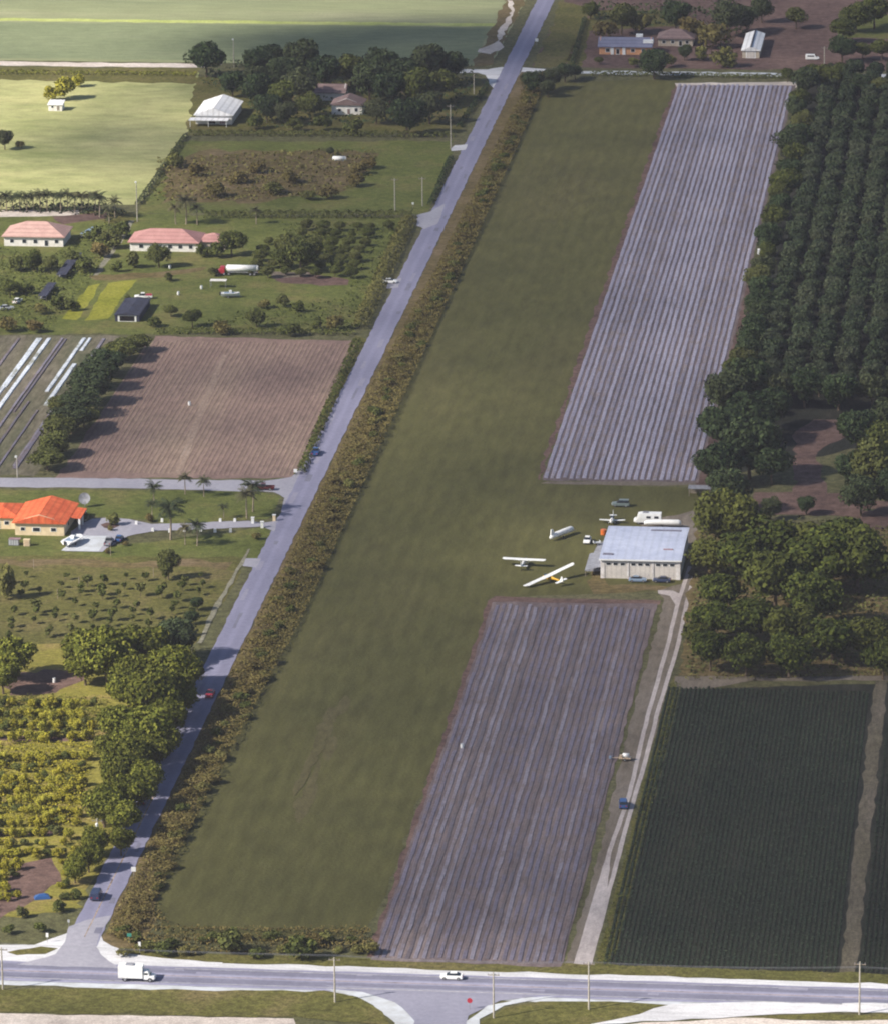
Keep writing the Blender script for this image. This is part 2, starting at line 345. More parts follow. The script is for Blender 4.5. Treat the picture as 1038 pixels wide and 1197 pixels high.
psheet('yard_path', [(103, 322), (190, 318), (240, 312), (240, 316), (190, 324), (110, 328)], M['scrubsoil'], .8)
psheet('garden_beds', [(126, 331), (161, 327), (140, 352), (128, 372), (100, 374)], M['garden'], .5)
psheet('garden_beds', [(104, 334), (118, 332), (92, 374), (74, 372)], M['garden'], .5)
psheet('bare_strip', [(318, 320), (360, 318), (410, 328), (408, 334), (330, 332)], M['redsoil'], .8)
psheet('yard_gravel', [(318, 318), (362, 318), (362, 324), (322, 326)], M['track'], .6)
# brown field and mulched strips
psheet('brown_field', [(66, 559), (347, 559), (414, 398), (182, 393)], M['brown'], .6)
psheet('strip_field', [(-90, 556), (42, 556), (140, 392), (-30, 392)], M['oldmulch'], .6)
psheet('verge', [(347, 558), (366, 552), (432, 398), (416, 392), (410, 400)], M['verge'], .8)
# middle road, drive, lawns
psheet('lawn', [(-90, 572), (300, 574), (331, 580), (316, 606), (200, 612), (90, 600), (-90, 600)], M['lawn'], .5)
psheet('lawn', [(-90, 600), (90, 612), (120, 640), (325, 615), (300, 655), (-90, 652)], M['lawn'], .5)
psheet('orchard_grass', [(-90, 648), (288, 652), (232, 750), (-90, 760)], M['verge'], 1)
psheet('orchard_grass_strip', [(-90, 655), (270, 655), (266, 664), (-90, 660)], M['scrubsoil'], 1.5)
psheet('nursery_ground', [(-90, 752), (225, 752), (232, 780), (92, 1062), (-90, 1085)], M['nursery'], 1)
psheet('nursery_path', [(-90, 859), (112, 862), (110, 867), (-90, 865)], M['redsoil'], .5)
psheet('nursery_path', [(-90, 970), (75, 972), (60, 977), (-90, 976)], M['redsoil'], .5)
psheet('nursery_bare_patch', [(20, 1012), (60, 1005), (75, 1030), (30, 1060), (-5, 1075)], M['redsoil'], 1)
psheet('bare_patch', [(5, 792), (60, 780), (105, 792), (60, 808), (10, 812)], M['redsoil'], 1.5)
psheet('middle_road', [(-120, 557), (150, 559.5), (310, 562), (342, 558), (352, 545), (372, 545), (345, 600), (328, 597), (333, 582), (322, 575), (150, 571), (-120, 568)], M['drive'], .3, 3)
# the airstrip
S('verge', [(-188, 978), (-178.5, 978), (-178, 1100), (-175.3, 1200), (-175.3, 1836), (-188, 1836)], M['scrubsoil'], .8)
psheet('runway_grass', [(630, 97), (790, 92), (792, 100), (632, 562), (826, 572), (826, 600), (806, 660), (800, 690), (577, 699), (440, 1070), (425, 1092), (330, 1100), (195, 1095), (182, 1070), (200, 1000), (262, 870)], M['runway'], .6)
for k in range(26):
    t = k/25; q = g(398-54*t, 825+125*t); a = random.uniform(.6, 1.8); b_ = random.uniform(3, 8); cx_ = q.x+random.uniform(-2.2, 2.2)
    sheet('worn_grass', [(cx_+a*math.cos(v*.7)*random.uniform(.7, 1.2), q.y+b_*math.sin(v*.7)*random.uniform(.7, 1.2)) for v in range(9)], M['worn'], .15, 3)
psheet('worn_grass_patch', [(690, 660), (705, 655), (706, 682), (770, 683), (800, 690), (690, 694)], M['scrubsoil'], 1.2)
psheet('bare_strip', [(640, 563), (820, 562), (826, 567), (700, 567.5), (632, 566)], M['track'], .5)
psheet('bare_strip', [(626, 561), (632, 561), (796, 98), (788, 98)], M['redsoil'], .7)
psheet('bare_strip', [(790, 97), (932, 96), (930, 103), (789, 102)], M['sand'], .6)
psheet('bare_strip', [(571, 702), (578, 697), (772, 702), (772, 706), (578, 706), (436, 1122), (428, 1122)], M['redsoil'], .5)
S('bare_strip', rect(-89.8, -86.8, 1322, 1560), M['redsoil'], .5)
psheet('headland', [(428, 1120), (660, 1133), (662, 1142), (425, 1130)], M['verge'], .5)
psheet('apron_gravel', [(745, 612), (810, 598), (815, 625), (806, 640), (800, 650)], M['track'], .8)
# farm track
psheet('farm_track', [(654, 1142), (692, 1142), (690, 1112), (735, 960), (765, 858), (802, 720), (806, 690), (817, 640), (808, 640), (796, 682), (770, 690), (776, 704), (770, 725), (748, 800), (726, 885), (704, 985), (672, 1090)], M['track'], .4, 3)
def ribbon(name, px, w, mat, jit=.08, step=5):
    L = [g(*p) for p in px]; Q = []
    for k in range(len(L)-1):
        n = max(1, int((L[k+1]-L[k]).length/step)); Q += [L[k].lerp(L[k+1], i/n) for i in range(n)]
    Q.append(L[-1]); o = [random.uniform(-jit, jit) for _ in Q]
    return sheet(name, [(q.x-w/2+e, q.y) for q, e in zip(Q, o)]+[(q.x+w/2+e, q.y) for q, e in zip(Q[::-1], o[::-1])], mat, .03, 50)
ribbon('wheel_rut', [(806, 662), (797, 690), (792, 704), (780, 754), (758.6, 830), (746, 881), (735.5, 928.6), (726, 956), (718.5, 976), (700, 1035), (670, 1138)], .95, M['rut'])
ribbon('wheel_rut', [(813, 665), (805, 694), (802, 704), (792, 754), (768.7, 830), (755.6, 884), (746, 916), (737, 947), (729, 976), (712, 1040), (686, 1138)], .95, M['rut'])
psheet('wheel_rut', [(716, 985), (706, 1060), (688, 1138), (667, 1138), (690, 1062)], M['rut'], .1)
ribbon('wheel_rut', [(752, 840), (735, 892), (722, 936), (702, 1000)], .5, M['track'])
psheet('farm_track', [(768, 690), (786, 690), (797, 696), (790, 708), (783, 697), (768, 694)], M['rut'], .2)
psheet('weedy_margin', [(694, 1132), (715, 1132), (795, 790), (785, 790), (740, 960)], M['verge'], .8)
# right-hand side
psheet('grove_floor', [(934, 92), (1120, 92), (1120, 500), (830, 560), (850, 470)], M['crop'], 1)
psheet('red_clearing', [(928, 505), (955, 490), (1000, 492), (985, 510), (955, 530), (965, 575), (1060, 590), (1060, 618), (1030, 625), (990, 605), (880, 600), (880, 575), (930, 575)], M['redsoil'], 1)
psheet('thicket_floor', [(812, 620), (1120, 620), (1120, 792), (795, 792)], M['scrubsoil'], 1)
psheet('field_margin', [(788, 792), (1120, 789), (1120, 794), (880, 796), (810, 808), (790, 806)], M['track'], .6)
psheet('dark_crop_field', [(716, 1130), (796, 806), (1120, 796), (1120, 1140)], M['crop'], .5)
S('field_lane', rect(-38.0, -35.0, 980, 1166), M['lane'], .4)
S('verge', rect(-400, 80, 976, 983.5), M['verge'], .5)
# highway
S('shoulder', rect(-180, 80, 973.5, 978.3), M['shoulder'], .3)
psheet('shoulder', [(-90, 1104), (40, 1104), (75, 1092), (98, 1082), (118, 1086), (122, 1100), (150, 1116), (260, 1126), (260, 1138), (-90, 1136)], M['shoulder'], .3, 3)
psheet('grass_island', [(8, 1113), (50, 1107), (70, 1109), (55, 1115), (20, 1117)], M['verge'], .3, 2)
S('shoulder', rect(-420, 80, 963.2, 966.5), M['concrete'], .3)
S('highway', rect(-420, 80, 965.3, 975.6), M['highway'], .12)
S('road', rect(-194.4, -187.8, 985, 2300), M['asphalt'], .2, 3)
psheet('road', [(80, 1084), (100, 1076), (131, 1070), (117, 1092), (113, 1107), (122, 1120), (140, 1132), (60, 1130), (20, 1128), (66, 1116), (76, 1102)], M['drive'], .15, 2)
psheet('side_road', [(380, 1152), (650, 1162), (585, 1170), (548, 1188), (535, 1230), (455, 1230), (474, 1196), (452, 1172), (425, 1162)], M['sideroad'], .15, 3)
psheet('shoulder', [(380, 1156), (425, 1160), (462, 1172), (485, 1194), (470, 1240), (445, 1240), (462, 1196), (436, 1176), (418, 1166)], M['concrete'], .2, 3)
psheet('shoulder', [(535, 1240), (545, 1194), (570, 1176), (610, 1167), (650, 1164), (620, 1170), (590, 1176), (560, 1192), (555, 1240)], M['concrete'], .2, 3)
psheet('lower_verge', [(-90, 1156), (380, 1159), (425, 1168), (448, 1182), (456, 1200), (345, 1190), (150, 1186), (-90, 1183)], M['verge'], .4)
psheet('limerock_road', [(-90, 1184), (150, 1187), (345, 1191), (360, 1230), (-90, 1230)], M['sand'], .5)
psheet('lower_verge', [(560, 1196), (590, 1178), (630, 1170), (740, 1172), (785, 1174), (745, 1187), (690, 1197), (690, 1240), (555, 1240)], M['verge'], .4)
psheet('shoulder', [(785, 1173), (830, 1172), (1120, 1174), (1120, 1184), (960, 1184), (860, 1188), (700, 1198), (700, 1240), (690, 1197), (745, 1187)], M['shoulder'], .4)
psheet('lower_verge', [(860, 1189), (960, 1185), (1120, 1185), (1120, 1194), (950, 1192)], M['verge'], .4)
psheet('limerock_road', [(700, 1200), (860, 1190), (950, 1193), (1120, 1195), (1120, 1240), (700, 1240)], M['sand'], .5)
# repairs and tyre-dark stretches in the paving
M['patch'] = asphalt('tar_patch', (.15, .15, .21), (.19, .19, .25)); M['palepatch'] = asphalt('bleached_asphalt', (.235, .23, .31), (.27, .265, .34))
for k in range(34):
    y = 990+k*25+random.uniform(-10, 10); x = random.choice((-193.6, -192.2, -190.6, -189.6)); w = random.uniform(.7, 1.5); l = random.uniform(2, 14)
    sheet('road_patch', rect(x, x+w, y, y+l), M['patch'] if random.random() < .55 else M['palepatch'], .12, 2)
for k in range(16):
    x = -200+k*12.5+random.uniform(-5, 5); y = random.choice((966.6, 968.4, 971.8, 973.4)); sheet('road_patch', rect(x, x+random.uniform(2, 9), y, y+random.uniform(.6, 1.3)), M['patch'] if random.random() < .6 else M['palepatch'], .12, 2)
# painted lines
S('centre_line', rect(-191.25, -190.95, 990, 1080), M['yellow'], .05, 2)
S('centre_line', rect(-420, 80, 970.25, 970.4), M['yellow'], .02); S('centre_line', rect(-420, 80, 970.6, 970.75), M['yellow'], .02)
S('edge_line', rect(-420, 80, 966.75, 966.9), M['whiteline'], .02); S('edge_line', rect(-170, 80, 974.3, 974.45), M['whiteline'], .02)
# driveways off the road, roadside path, loop drive
psheet('driveway', [(487, 252), (502, 248), (520, 238), (512, 262), (496, 268), (488, 264)], M['drive'], .2, 2)
psheet('driveway', [(527, 174), (532, 170), (546, 169), (544, 175), (528, 177)], M['shoulder'], .2, 2)
psheet('driveway', [(454, 328), (470, 325), (466, 336), (452, 338)], M['drive'], .2, 2)
psheet('driveway', [(283, 657), (288, 653), (306, 653), (300, 664), (284, 662)], M['drive'], .2, 2)
psheet('roadside_path', [(290, 642), (294, 642), (262, 700), (236, 752), (231, 752), (249, 712)], M['lane2'], .3)
psheet('driveway', [(84, 622), (96, 612), (108, 607), (130, 605), (152, 607), (178, 613), (240, 611), (290, 609), (308, 611), (325, 609), (321, 622), (307, 616), (240, 619), (180, 621), (150, 627), (120, 645), (75, 645)], M['drive'], .2, 2)
psheet('planter_bed', [(117, 614), (126, 611), (136, 612), (141, 615), (134, 618), (122, 618)], M['redsoil'], .2, 2)
psheet('concrete_slab', [(92, 626), (128, 627), (116, 645), (72, 644)], M['concrete'], .1, 3)
psheet('concrete_pad', [(683, 668), (699, 634), (706, 634), (701, 668)], M['greymetal'], .1)

# ---------------------------------------------------------------- raised crop beds (one ridge per row, all running along Y)
def beds(name, x0, x1, y0, y1, n, mats, wid=.55, h=.28, seg=7.0, jit=.12, gap=0, endj=1.2, top=.75):
    b = MB(); p = (x1-x0)/n; mats = mats if isinstance(mats, list) else [mats]
    for i in range(n):
        xc = x0+p*(i+.5); w = p*wid/2
        if gap and random.random() < gap: continue
        ya = y0+random.uniform(-endj, endj)*.5; yb = y1+random.uniform(-endj, endj); k = max(2, int((yb-ya)/seg)); rings = []
        for j in range(k+1):
            y = ya+(yb-ya)*j/k; c = xc+random.uniform(-jit, jit)*.6; ww = w*random.uniform(.9, 1.1); hh = h*random.uniform(.85, 1.15)+.06
            rings.append([(c-ww, y, .0), (c+ww, y, .0), (c+ww*top, y, hh), (c-ww*top, y, hh)])
        b.loft(rings, random.randrange(len(mats)))
    return tag(b.build(name, mats), kind='structure')
psheet('field_soil', [(633, 562), (816, 564), (929, 100), (792, 100)], M['soil'], .3)
psheet('field_soil', [(434, 1122), (656, 1131), (768, 706), (577, 704)], M['soil'], .3)
beds('mulched_field_beds', -130.6, -90.2, 1327, 1819, 24, [M['mulch'], M['mulch'], M['mulch2'], M['mulch3']], .68, .13, 6, .16)
beds('mulched_field_beds', -131.6, -93.4, 984, 1217, 24, [M['mulchlow'], M['mulchlow'], M['mulchlow2'], M['mulchlow3']], .62, .14, 6, .2)
beds('brown_field_ridges', -257.5, -196.5, 1324, 1459, 46, M['furrow'], .5, .02, 5)
for (a, b, w, m) in [((40, 396), (-30, 508), 1.5, 'mulchwhite'), ((52, 396), (-20, 512), 1.4, 'mulchwhite'), ((46, 396), (10, 453), .5, 'mulchwhite'), ((68, 396), (-4, 512), .9, 'mulchlow2'), ((75, 396), (20, 482), .6, 'mulchlow'), ((96, 396), (58, 458), 1.3, 'mulchwhite'), ((105, 396), (96, 410), 1.1, 'mulchwhite'), ((85.5, 426), (56, 474), 1.5, 'mulchwhite'), ((120, 396), (86, 452), 1.1, 'mulchlow2'), ((50, 495), (22, 548), 1.5, 'mulchlow'), ((58, 480), (20, 545), .8, 'mulchlow2'), ((30, 470), (-20, 552), .8, 'mulchlow3'), ((40, 480), (2, 548), .7, 'mulchlow'), ((20, 396), (-30, 470), .9, 'mulchlow2')]:
    p, q = g(*a), g(*b); xm = (p.x+q.x)/2; beds('film_strip', xm-w/.9, xm+w/.9, q.y, p.y, 1, M[m], .45, .2, 7, .08, 0, .5)
psheet('field_track', [(205, 553), (213, 553), (240, 480), (266, 415), (260, 415), (232, 480)], M['pathsoil'], .3)
COL.objects['field_track'].location.z = .06
beds('crop_ridges', -85.5, -38.8, 984, 1158, 46, M['crop'], .6, .12, 8)
beds('crop_ridges', -34.4, -10, 984, 1158, 24, M['crop'], .6, .12, 8)

# ---------------------------------------------------------------- vegetation
def leaf_arrays(P, N, size, asp=.7, tilt=.55):
    """one small quad per point, facing roughly along its normal"""
    n = len(P); rnd = RNG.normal(size=(n, 3)); N = N+rnd*tilt; N /= np.linalg.norm(N, axis=1)[:, None]+1e-9
    U = np.cross(N, RNG.normal(size=(n, 3))); U /= np.linalg.norm(U, axis=1)[:, None]+1e-9; V = np.cross(N, U)
    s = (size*RNG.uniform(.6, 1.35, n))[:, None]*.5
    return np.stack([P-U*s-V*s*asp, P+U*s-V*s*asp*.6, P+U*s*.8+V*s*asp, P-U*s*.9+V*s*asp*.8], 1).reshape(-1, 3)
def quads_mesh(name, A, mat):
    me = bpy.data.meshes.new(name); n = len(A)//4
    me.vertices.add(len(A)); me.vertices.foreach_set('co', A.astype(np.float32).ravel())
    me.loops.add(4*n); me.loops.foreach_set('vertex_index', np.arange(4*n, dtype=np.int32))
    me.polygons.add(n); me.polygons.foreach_set('loop_start', np.arange(0, 4*n, 4, dtype=np.int32))
    if isinstance(mat, list):
        for m in mat: me.materials.append(m)
    else: me.materials.append(mat)
    me.update(calc_edges=True); me.validate(); return me
def crown_points(rx, rz, n, clumps, zc, spread=.62):
    c = RNG.normal(size=(clumps, 3)); c /= np.linalg.norm(c, axis=1)[:, None]
    c *= (RNG.uniform(.25, 1, clumps)**.5)[:, None]*spread; c[:, 2] = c[:, 2]*.8+.1
    cr = RNG.uniform(.26, .48, clumps); idx = RNG.integers(0, clumps, n)
    d = RNG.normal(size=(n, 3)); d[:, 2] += .25; d /= np.linalg.norm(d, axis=1)[:, None]
    P = c[idx]+d*(cr[idx]*RNG.uniform(.72, 1.05, n))[:, None]
    P = P*np.array([rx, rx, rz])+np.array([0, 0, zc]); P[:, 2] = np.maximum(P[:, 2], .12); return P, d
def crown_mesh(name, rx, rz, n, clumps, zc, leaf, mat):
    P, d = crown_points(rx, rz, n, clumps, zc); return quads_mesh(name, leaf_arrays(P, d, leaf), mat)
def trunk_mesh(name, h, r, mat, limbs=4, spread=2.0):
    b = MB(); top = (random.uniform(-.2, .2), random.uniform(-.2, .2), h); b.tube((0, 0, -.2), top, r, r*.6, 7)
    for k in range(limbs):
        a = 2*PI*k/limbs+random.random(); b.tube(top, (spread*math.cos(a), spread*math.sin(a), h+spread*random.uniform(.6, 1.1)), r*.5, r*.2, 5)
    me = bpy.data.meshes.new(name); me.from_pydata(b.v, [], b.f); me.materials.append(mat); me.update(); return me
LIB = {}
def lib(kind, count, rx, rz, n, clumps, zc, leaf, mat, th=None, tr=.25, bark='bark'):
    L = []
    for k in range(count):
        rr = rx*random.uniform(.92, 1.08); L.append((crown_mesh(kind+'_crown', rr, rz*random.uniform(.9, 1.1), n, clumps, zc, leaf, M[mat]), trunk_mesh(kind+'_trunk', th, tr, M[bark], 4, rx*.45) if th else None))
    LIB[kind] = (L, rx)
lib('olive', 5, 4.2, 3.4, 6500, 34, 3.9, .40, 'f_olive', 2.2)
lib('green', 5, 4.0, 3.3, 5200, 30, 3.8, .42, 'f_green', 2.2)
lib('woodgreen', 5, 4.0, 3.4, 5200, 30, 3.8, .42, 'f_wood', 2.2)
lib('dark', 5, 4.0, 3.5, 5200, 30, 3.9, .42, 'f_dark', 2.2)
lib('grove', 5, 2.9, 2.3, 2200, 18, 2.7, .40, 'f_grove', 1.4, .16)
lib('bush', 5, 1.6, 1.25, 900, 14, 1.0, .28, 'f_brush')
lib('greenbush', 4, 1.6, 1.25, 900, 14, 1.05, .28, 'f_green')
lib('yellowbush', 4, 1.5, 1.3, 900, 14, 1.0, .26, 'f_yellow')
lib('sapling', 3, 1.0, .9, 200, 9, 1.25, .34, 'f_green', .9, .06)
NAMES = dict(woodgreen='broadleaf_tree', olive='broadleaf_tree', green='broadleaf_tree', dark='broadleaf_tree', grove='grove_tree', bush='shrub', greenbush='shrub', yellowbush='shrub', sapling='young_tree')
CATS = dict(bush='shrub', greenbush='shrub', yellowbush='shrub')
def plant(kind, x, y, width, label, group=None, hs=1.0, name=None, cat=None):
    L, rx = LIB[kind]; cm, tm = random.choice(L); s = width/(2*rx)
    nm = name or NAMES[kind]
    if tm is None:
        o = link(nm, cm, None, (x, y, 0), random.uniform(0, 6.28)); tag(o, label, cat or CATS.get(kind, 'tree'), group)
    else:
        o = thing(nm, label, cat or 'tree', (x, y, 0), random.uniform(0, 6.28), group)
        link('crown', cm, o); link('trunk', tm, o)
    k = random.uniform(.9, 1.1); o.scale = (s*k, s/k, s*hs*random.uniform(.9, 1.1)); return o
BIG = dict(woodgreen=1.25, olive=1.35, green=1.25, dark=1.3, yellowbush=1.4, greenbush=1.2, bush=1.15, sapling=1.3)
def ptree(kind, px, py, wpx, label, group=None, hs=1.0, **kw):
    w = wpx/scale_at(py)*BIG.get(kind, 1.0); L, rx = LIB[kind]; zc = w/(2*rx)*3.8*hs*(.55 if kind in CATS else .9)
    q = g(px, py, min(zc, 7)); return plant(kind, q.x, q.y, w, label, group, hs, **kw)
def in_poly(x, y, P):
    c = False; n = len(P)
    for i in range(n):
        a, b = P[i], P[i-1]
        if (a[1] > y) != (b[1] > y) and x < (b[0]-a[0])*(y-a[1])/(b[1]-a[1])+a[0]: c = not c
    return c
def mass(name, poly, dens, h, leaf, mat, label=None, kind='stuff', lump=4.0, cat=None, floor=.0):
    """a continuous growth of leaves whose height rolls from clump to clump"""
    xs = [p[0] for p in poly]; ys = [p[1] for p in poly]; n = int((max(xs)-min(xs))*(max(ys)-min(ys))*dens)
    X = RNG.uniform(min(xs), max(xs), n); Y = RNG.uniform(min(ys), max(ys), n)
    keep = np.array([in_poly(a, b, poly) for a, b in zip(X, Y)]); X, Y = X[keep], Y[keep]
    ph = RNG.uniform(0, 6.28, 8); H = np.zeros(len(X))
    for k in range(4):
        a = ph[k]; H += np.sin((X*math.cos(a)+Y*math.sin(a))*(2*PI/lump)*(1+.45*k)+ph[k+4])/(1+.5*k)
    H = np.clip(.5+H*.32, floor, 1)*h; Z = H*RNG.uniform(.35, 1.0, len(X))**.6+.05
    P = np.stack([X, Y, Z], 1); N = np.tile([0, 0, 1.0], (len(X), 1))+RNG.normal(size=(len(X), 3))*.4
    o = link(name, quads_mesh(name, leaf_arrays(P, N, leaf), M[mat])); return tag(o, label, cat, None, kind)
def hedge(a, b, width, h, label, mat='f_green', dens=5, leaf=.5, lump=5):
    a, b = Vector(a[:2]), Vector(b[:2]); d = (b-a); L = d.length; d.normalize(); nrm = Vector((-d.y, d.x))
    n = int(L*(width+2*h)*dens); t = RNG.uniform(0, L, n); ang = RNG.uniform(0, PI, n); w = 1+.22*np.sin(t*2*PI/lump)+.15*np.sin(t*2*PI/(lump*.37)+1)
    u = np.cos(ang)*width/2*w*RNG.uniform(.8, 1.05, n); z = np.sin(ang)**.6*h*(1+.15*np.sin(t*2*PI/(lump*.7)+2))*RNG.uniform(.75, 1.03, n)
    base = np.zeros((n, 3)); base[:, 0] = d.x*t+nrm.x*u; base[:, 1] = d.y*t+nrm.y*u; base[:, 2] = z+.05
    N = np.stack([nrm.x*np.cos(ang), nrm.y*np.cos(ang), np.sin(ang)], 1)
    o = link('hedge', quads_mesh('hedge', leaf_arrays(base, N, leaf), M[mat]), None, (a.x, a.y, 0)); return tag(o, label, 'hedge')

# --- brush strip along the road's right side
mass('roadside_brush', [(-186.8, 990), (-180.5, 990), (-179.2, 1060), (-178.2, 1120), (-176.3, 1200), (-176, 1600), (-176.8, 1832), (-183.2, 1832), (-184.2, 1550), (-186.4, 1400)], 10, 1.9, .4, 'f_brush', 'low brown olive brush filling the strip between road and runway', lump=11, floor=.5)
for k in range(190):
    y = 990+k*(838/190)+random.uniform(-1.5, 1.5); x = (-184.2+random.random()*(4.0 if y < 1110 else 6.2)) if y < 1500 else random.uniform(-181.5, -178)
    plant('bush' if random.random() < .7 else 'greenbush', x, y, random.uniform(3.0, 5.6), 'olive brown shrub in the brush strip between the road and the grass runway', 'shrubs of the roadside brush strip', random.uniform(.5, .78))
# --- brush at the near end of the runway
mass('runway_end_brush', [g(*p) for p in [(135, 1095), (160, 1040), (185, 1062), (200, 1085), (430, 1085), (440, 1112), (300, 1115), (150, 1112)]], 5, 1.6, .42, 'f_brush', 'low brush and weeds at the near end of the grass runway', lump=6)
for px in range(148, 440, 13):
    ptree(random.choice(('bush', 'bush', 'greenbush')), px+random.uniform(-4, 4), random.uniform(1086, 1108), random.uniform(12, 27), 'brown olive bush in the row closing the near end of the runway', 'bushes at the runway end', .75)
ptree('greenbush', 272, 1084, 40, 'dark green bush, the largest of the row at the near end of the runway', hs=1.0)
ptree('greenbush', 352, 1096, 36, 'dark green rounded bush left of the lower mulched field corner')
# --- bottom-left olive trees beside the road
for px, py, w in [(125, 768, 62), (166, 756, 58), (202, 778, 55), (185, 815, 60), (150, 806, 48), (207, 806, 46), (172, 850, 60), (140, 850, 46), (196, 842, 46), (150, 890, 52), (178, 880, 44), (158, 925, 46), (122, 942, 48), (142, 955, 40), (104, 1003, 32), (88, 1018, 28)]:
    ptree('olive', px, py, w, 'olive green broadleaf tree crowding the left edge of the road near the highway', 'olive trees lining the near road')
for px, py, w in [(100, 780, 40), (215, 790, 40), (160, 785, 46), (212, 822, 36), (188, 868, 40), (172, 908, 40), (140, 930, 40), (142, 985, 30), (130, 872, 38), (136, 906, 40), (120, 945, 34), (152, 872, 40), (112, 985, 32), (134, 842, 36)]:
    ptree('olive', px, py, w, 'olive green broadleaf tree crowding the left edge of the road near the highway', 'olive trees lining the near road')
for px, py, w, l in [(18, 768, 50, 'rounded yellow olive tree at the left edge above the nursery'), (4, 790, 40, 'small bright tree cut by the left edge beside the bare red patch'), (95, 762, 46, 'dark tree at the top left end of the olive tree row')]:
    ptree('olive', px, py, w, l)
ptree('dark', 205, 748, 44, 'dark green tree at the top of the olive tree row beside the roadside path')
for row in range(19):
    for c in range(17):
        px = -6+c*7.4+random.uniform(-2.5, 2.5)-row*.1; py = 816+row*12.6+random.uniform(-2.5, 2.5)
        if px > 112-row*1.6 or abs(py-863) < 5 or abs(py-974) < 4.5 or (22 < px < 70 and py > 1003) or random.random() < .06: continue
        ptree(random.choice(('yellowbush', 'yellowbush', 'yellowbush', 'greenbush')), px, py, random.uniform(8, 13), 'yellow green nursery shrub growing in rows at the lower left', 'nursery shrubs in rows', random.uniform(.8, 1.3), name='nursery_shrub')
for P_n, m_ in [([(-40, 814), (126, 816), (116, 858), (-40, 857)], 'f_weed'), ([(-40, 869), (112, 869), (92, 968), (-40, 968)], 'f_yellow'), ([(-40, 981), (16, 981), (-2, 1068), (-40, 1080)], 'f_yellow'), ([(78, 980), (100, 978), (88, 1012), (76, 1010)], 'f_weed')]:
    mass('nursery_weeds', [g(*p) for p in P_n], 6, 1.4, .36, m_, 'yellow green growth filling the nursery between its shrubs', lump=6, floor=.2)
for px, py in [(26, 1060), (70, 1052), (88, 1040), (10, 1080), (48, 1078)]:
    ptree('greenbush', px, py, random.uniform(14, 24), 'dull green shrub beside the bare patch near the highway corner', 'shrubs near the highway corner')
# --- young orchard
for r_ in range(8):
    for c in range(11):
        px = 8+c*23+random.uniform(-3, 3)-r_*3; py = 660+r_*10+random.uniform(-1.5, 1.5)
        if px > 276-r_*6 or px < 0 or random.random() < .15: continue
        ptree('sapling', px, py, random.uniform(7, 13), 'small young fruit tree in the grassy orchard below the red roofed house', 'young orchard trees', 1.0)
ptree('green', 197, 660, 26, 'leafy light green tree alone at the top of the young orchard', hs=1.3)
ptree('bush', 8, 668, 26, 'reddish brown tree at the left edge below the cream house', hs=1.8)
ptree('dark', 231, 705, 16, 'small dark tree at the right end of the young orchard rows'); ptree('dark', 224, 722, 15, 'small dark tree just above the roadside path end')
# --- dark hedgerow between strips and brown field
for px, py, w in [(160, 400, 30), (143, 408, 38), (126, 424, 42), (112, 440, 42), (104, 456, 44), (92, 470, 44), (84, 490, 44), (70, 500, 40), (66, 520, 40), (56, 536, 38), (98, 488, 32), (76, 474, 34)]:
    ptree('green' if w < 41 else 'dark', px, py, w*1.12, 'dark green tree in the windbreak between white film strips and the brown field', 'windbreak trees left of the brown field', .62)
hedge(g(182, 389), g(412, 391), 3, 1.6, 'low green hedge along the far edge of the brown field', dens=4)
hedge(g(351, 556), g(418, 400), 2.5, 1.3, 'low dark hedge along the brown field edge beside the road', 'f_green', 4)
# --- far left trees round the houses
for px, py, w in [(241, 70, 36), (300, 76, 38), (330, 86, 38), (352, 72, 40), (380, 88, 38), (410, 80, 38), (432, 97, 44), (446, 82, 40), (470, 86, 40), (500, 80, 44), (526, 78, 38), (490, 104, 44), (516, 100, 36), (456, 106, 40), (350, 102, 36), (330, 112, 34), (302, 106, 34), (312, 126, 32), (334, 132, 26), (300, 92, 30), (272, 98, 28), (440, 131, 26), (476, 138, 38), (502, 126, 34), (362, 122, 28), (318, 70, 30)]:
    ptree(random.choice(('green', 'dark', 'dark')), px, py, w, 'dense dark tree in the wood around the white walled house', 'trees of the wood in the upper left')
for px, py, w, l in [(297, 134, 22, 'round bush just right of the large white roofed barn'), (345, 138, 20, 'bush in front of the pale yard in the upper wood'), (378, 136, 22, 'bush left below the white walled house'), (413, 139, 24, 'green bush right below the white walled house'), (75, 93, 24, 'yellow green bush, larger of two in the pale pasture'), (58, 100, 18, 'yellow green bush, smaller of two in the pale pasture'), (92, 88, 14, 'little bush right of the pasture bushes')]:
    ptree('greenbush' if px > 100 else 'yellowbush', px, py, w, l)
ptree('dark', 6, 164, 20, 'dark tree at the left edge of the pale pasture'); ptree('bush', 24, 165, 12, 'small dry bush near the left edge of the pale pasture')
hedge(g(222, 158), g(532, 160), 3.5, 1.8, 'clipped hedge below the wood in the upper left', 'f_green', 4)
hedge(g(238, 254), g(482, 254), 4, 2.2, 'long straight hedge above the orchard and rose roofed house', 'f_green', 5)
hedge(g(420, 386), g(478, 258), 4.5, 2.2, 'olive hedge beside the road left verge right of the small orchard', 'f_brush', 4)
hedge(g(536, 150), g(570, 100), 2, 1.3, 'thin dark hedge along the road ditch near the far junction', 'f_dark', 4)
hedge(g(504, 240), g(527, 186), 2, 1.3, 'thin dark hedge along the road left verge beside the scrub field', 'f_dark', 4)
hedge(g(162, 240), g(218, 160), 2, 1.3, 'dark fence line hedge right of the pale pasture', 'f_dark', 4)
hedge(g(-30, 86), g(230, 88), 3, 1.4, 'low hedge along the far road above the pale pasture', 'f_weed', 3)
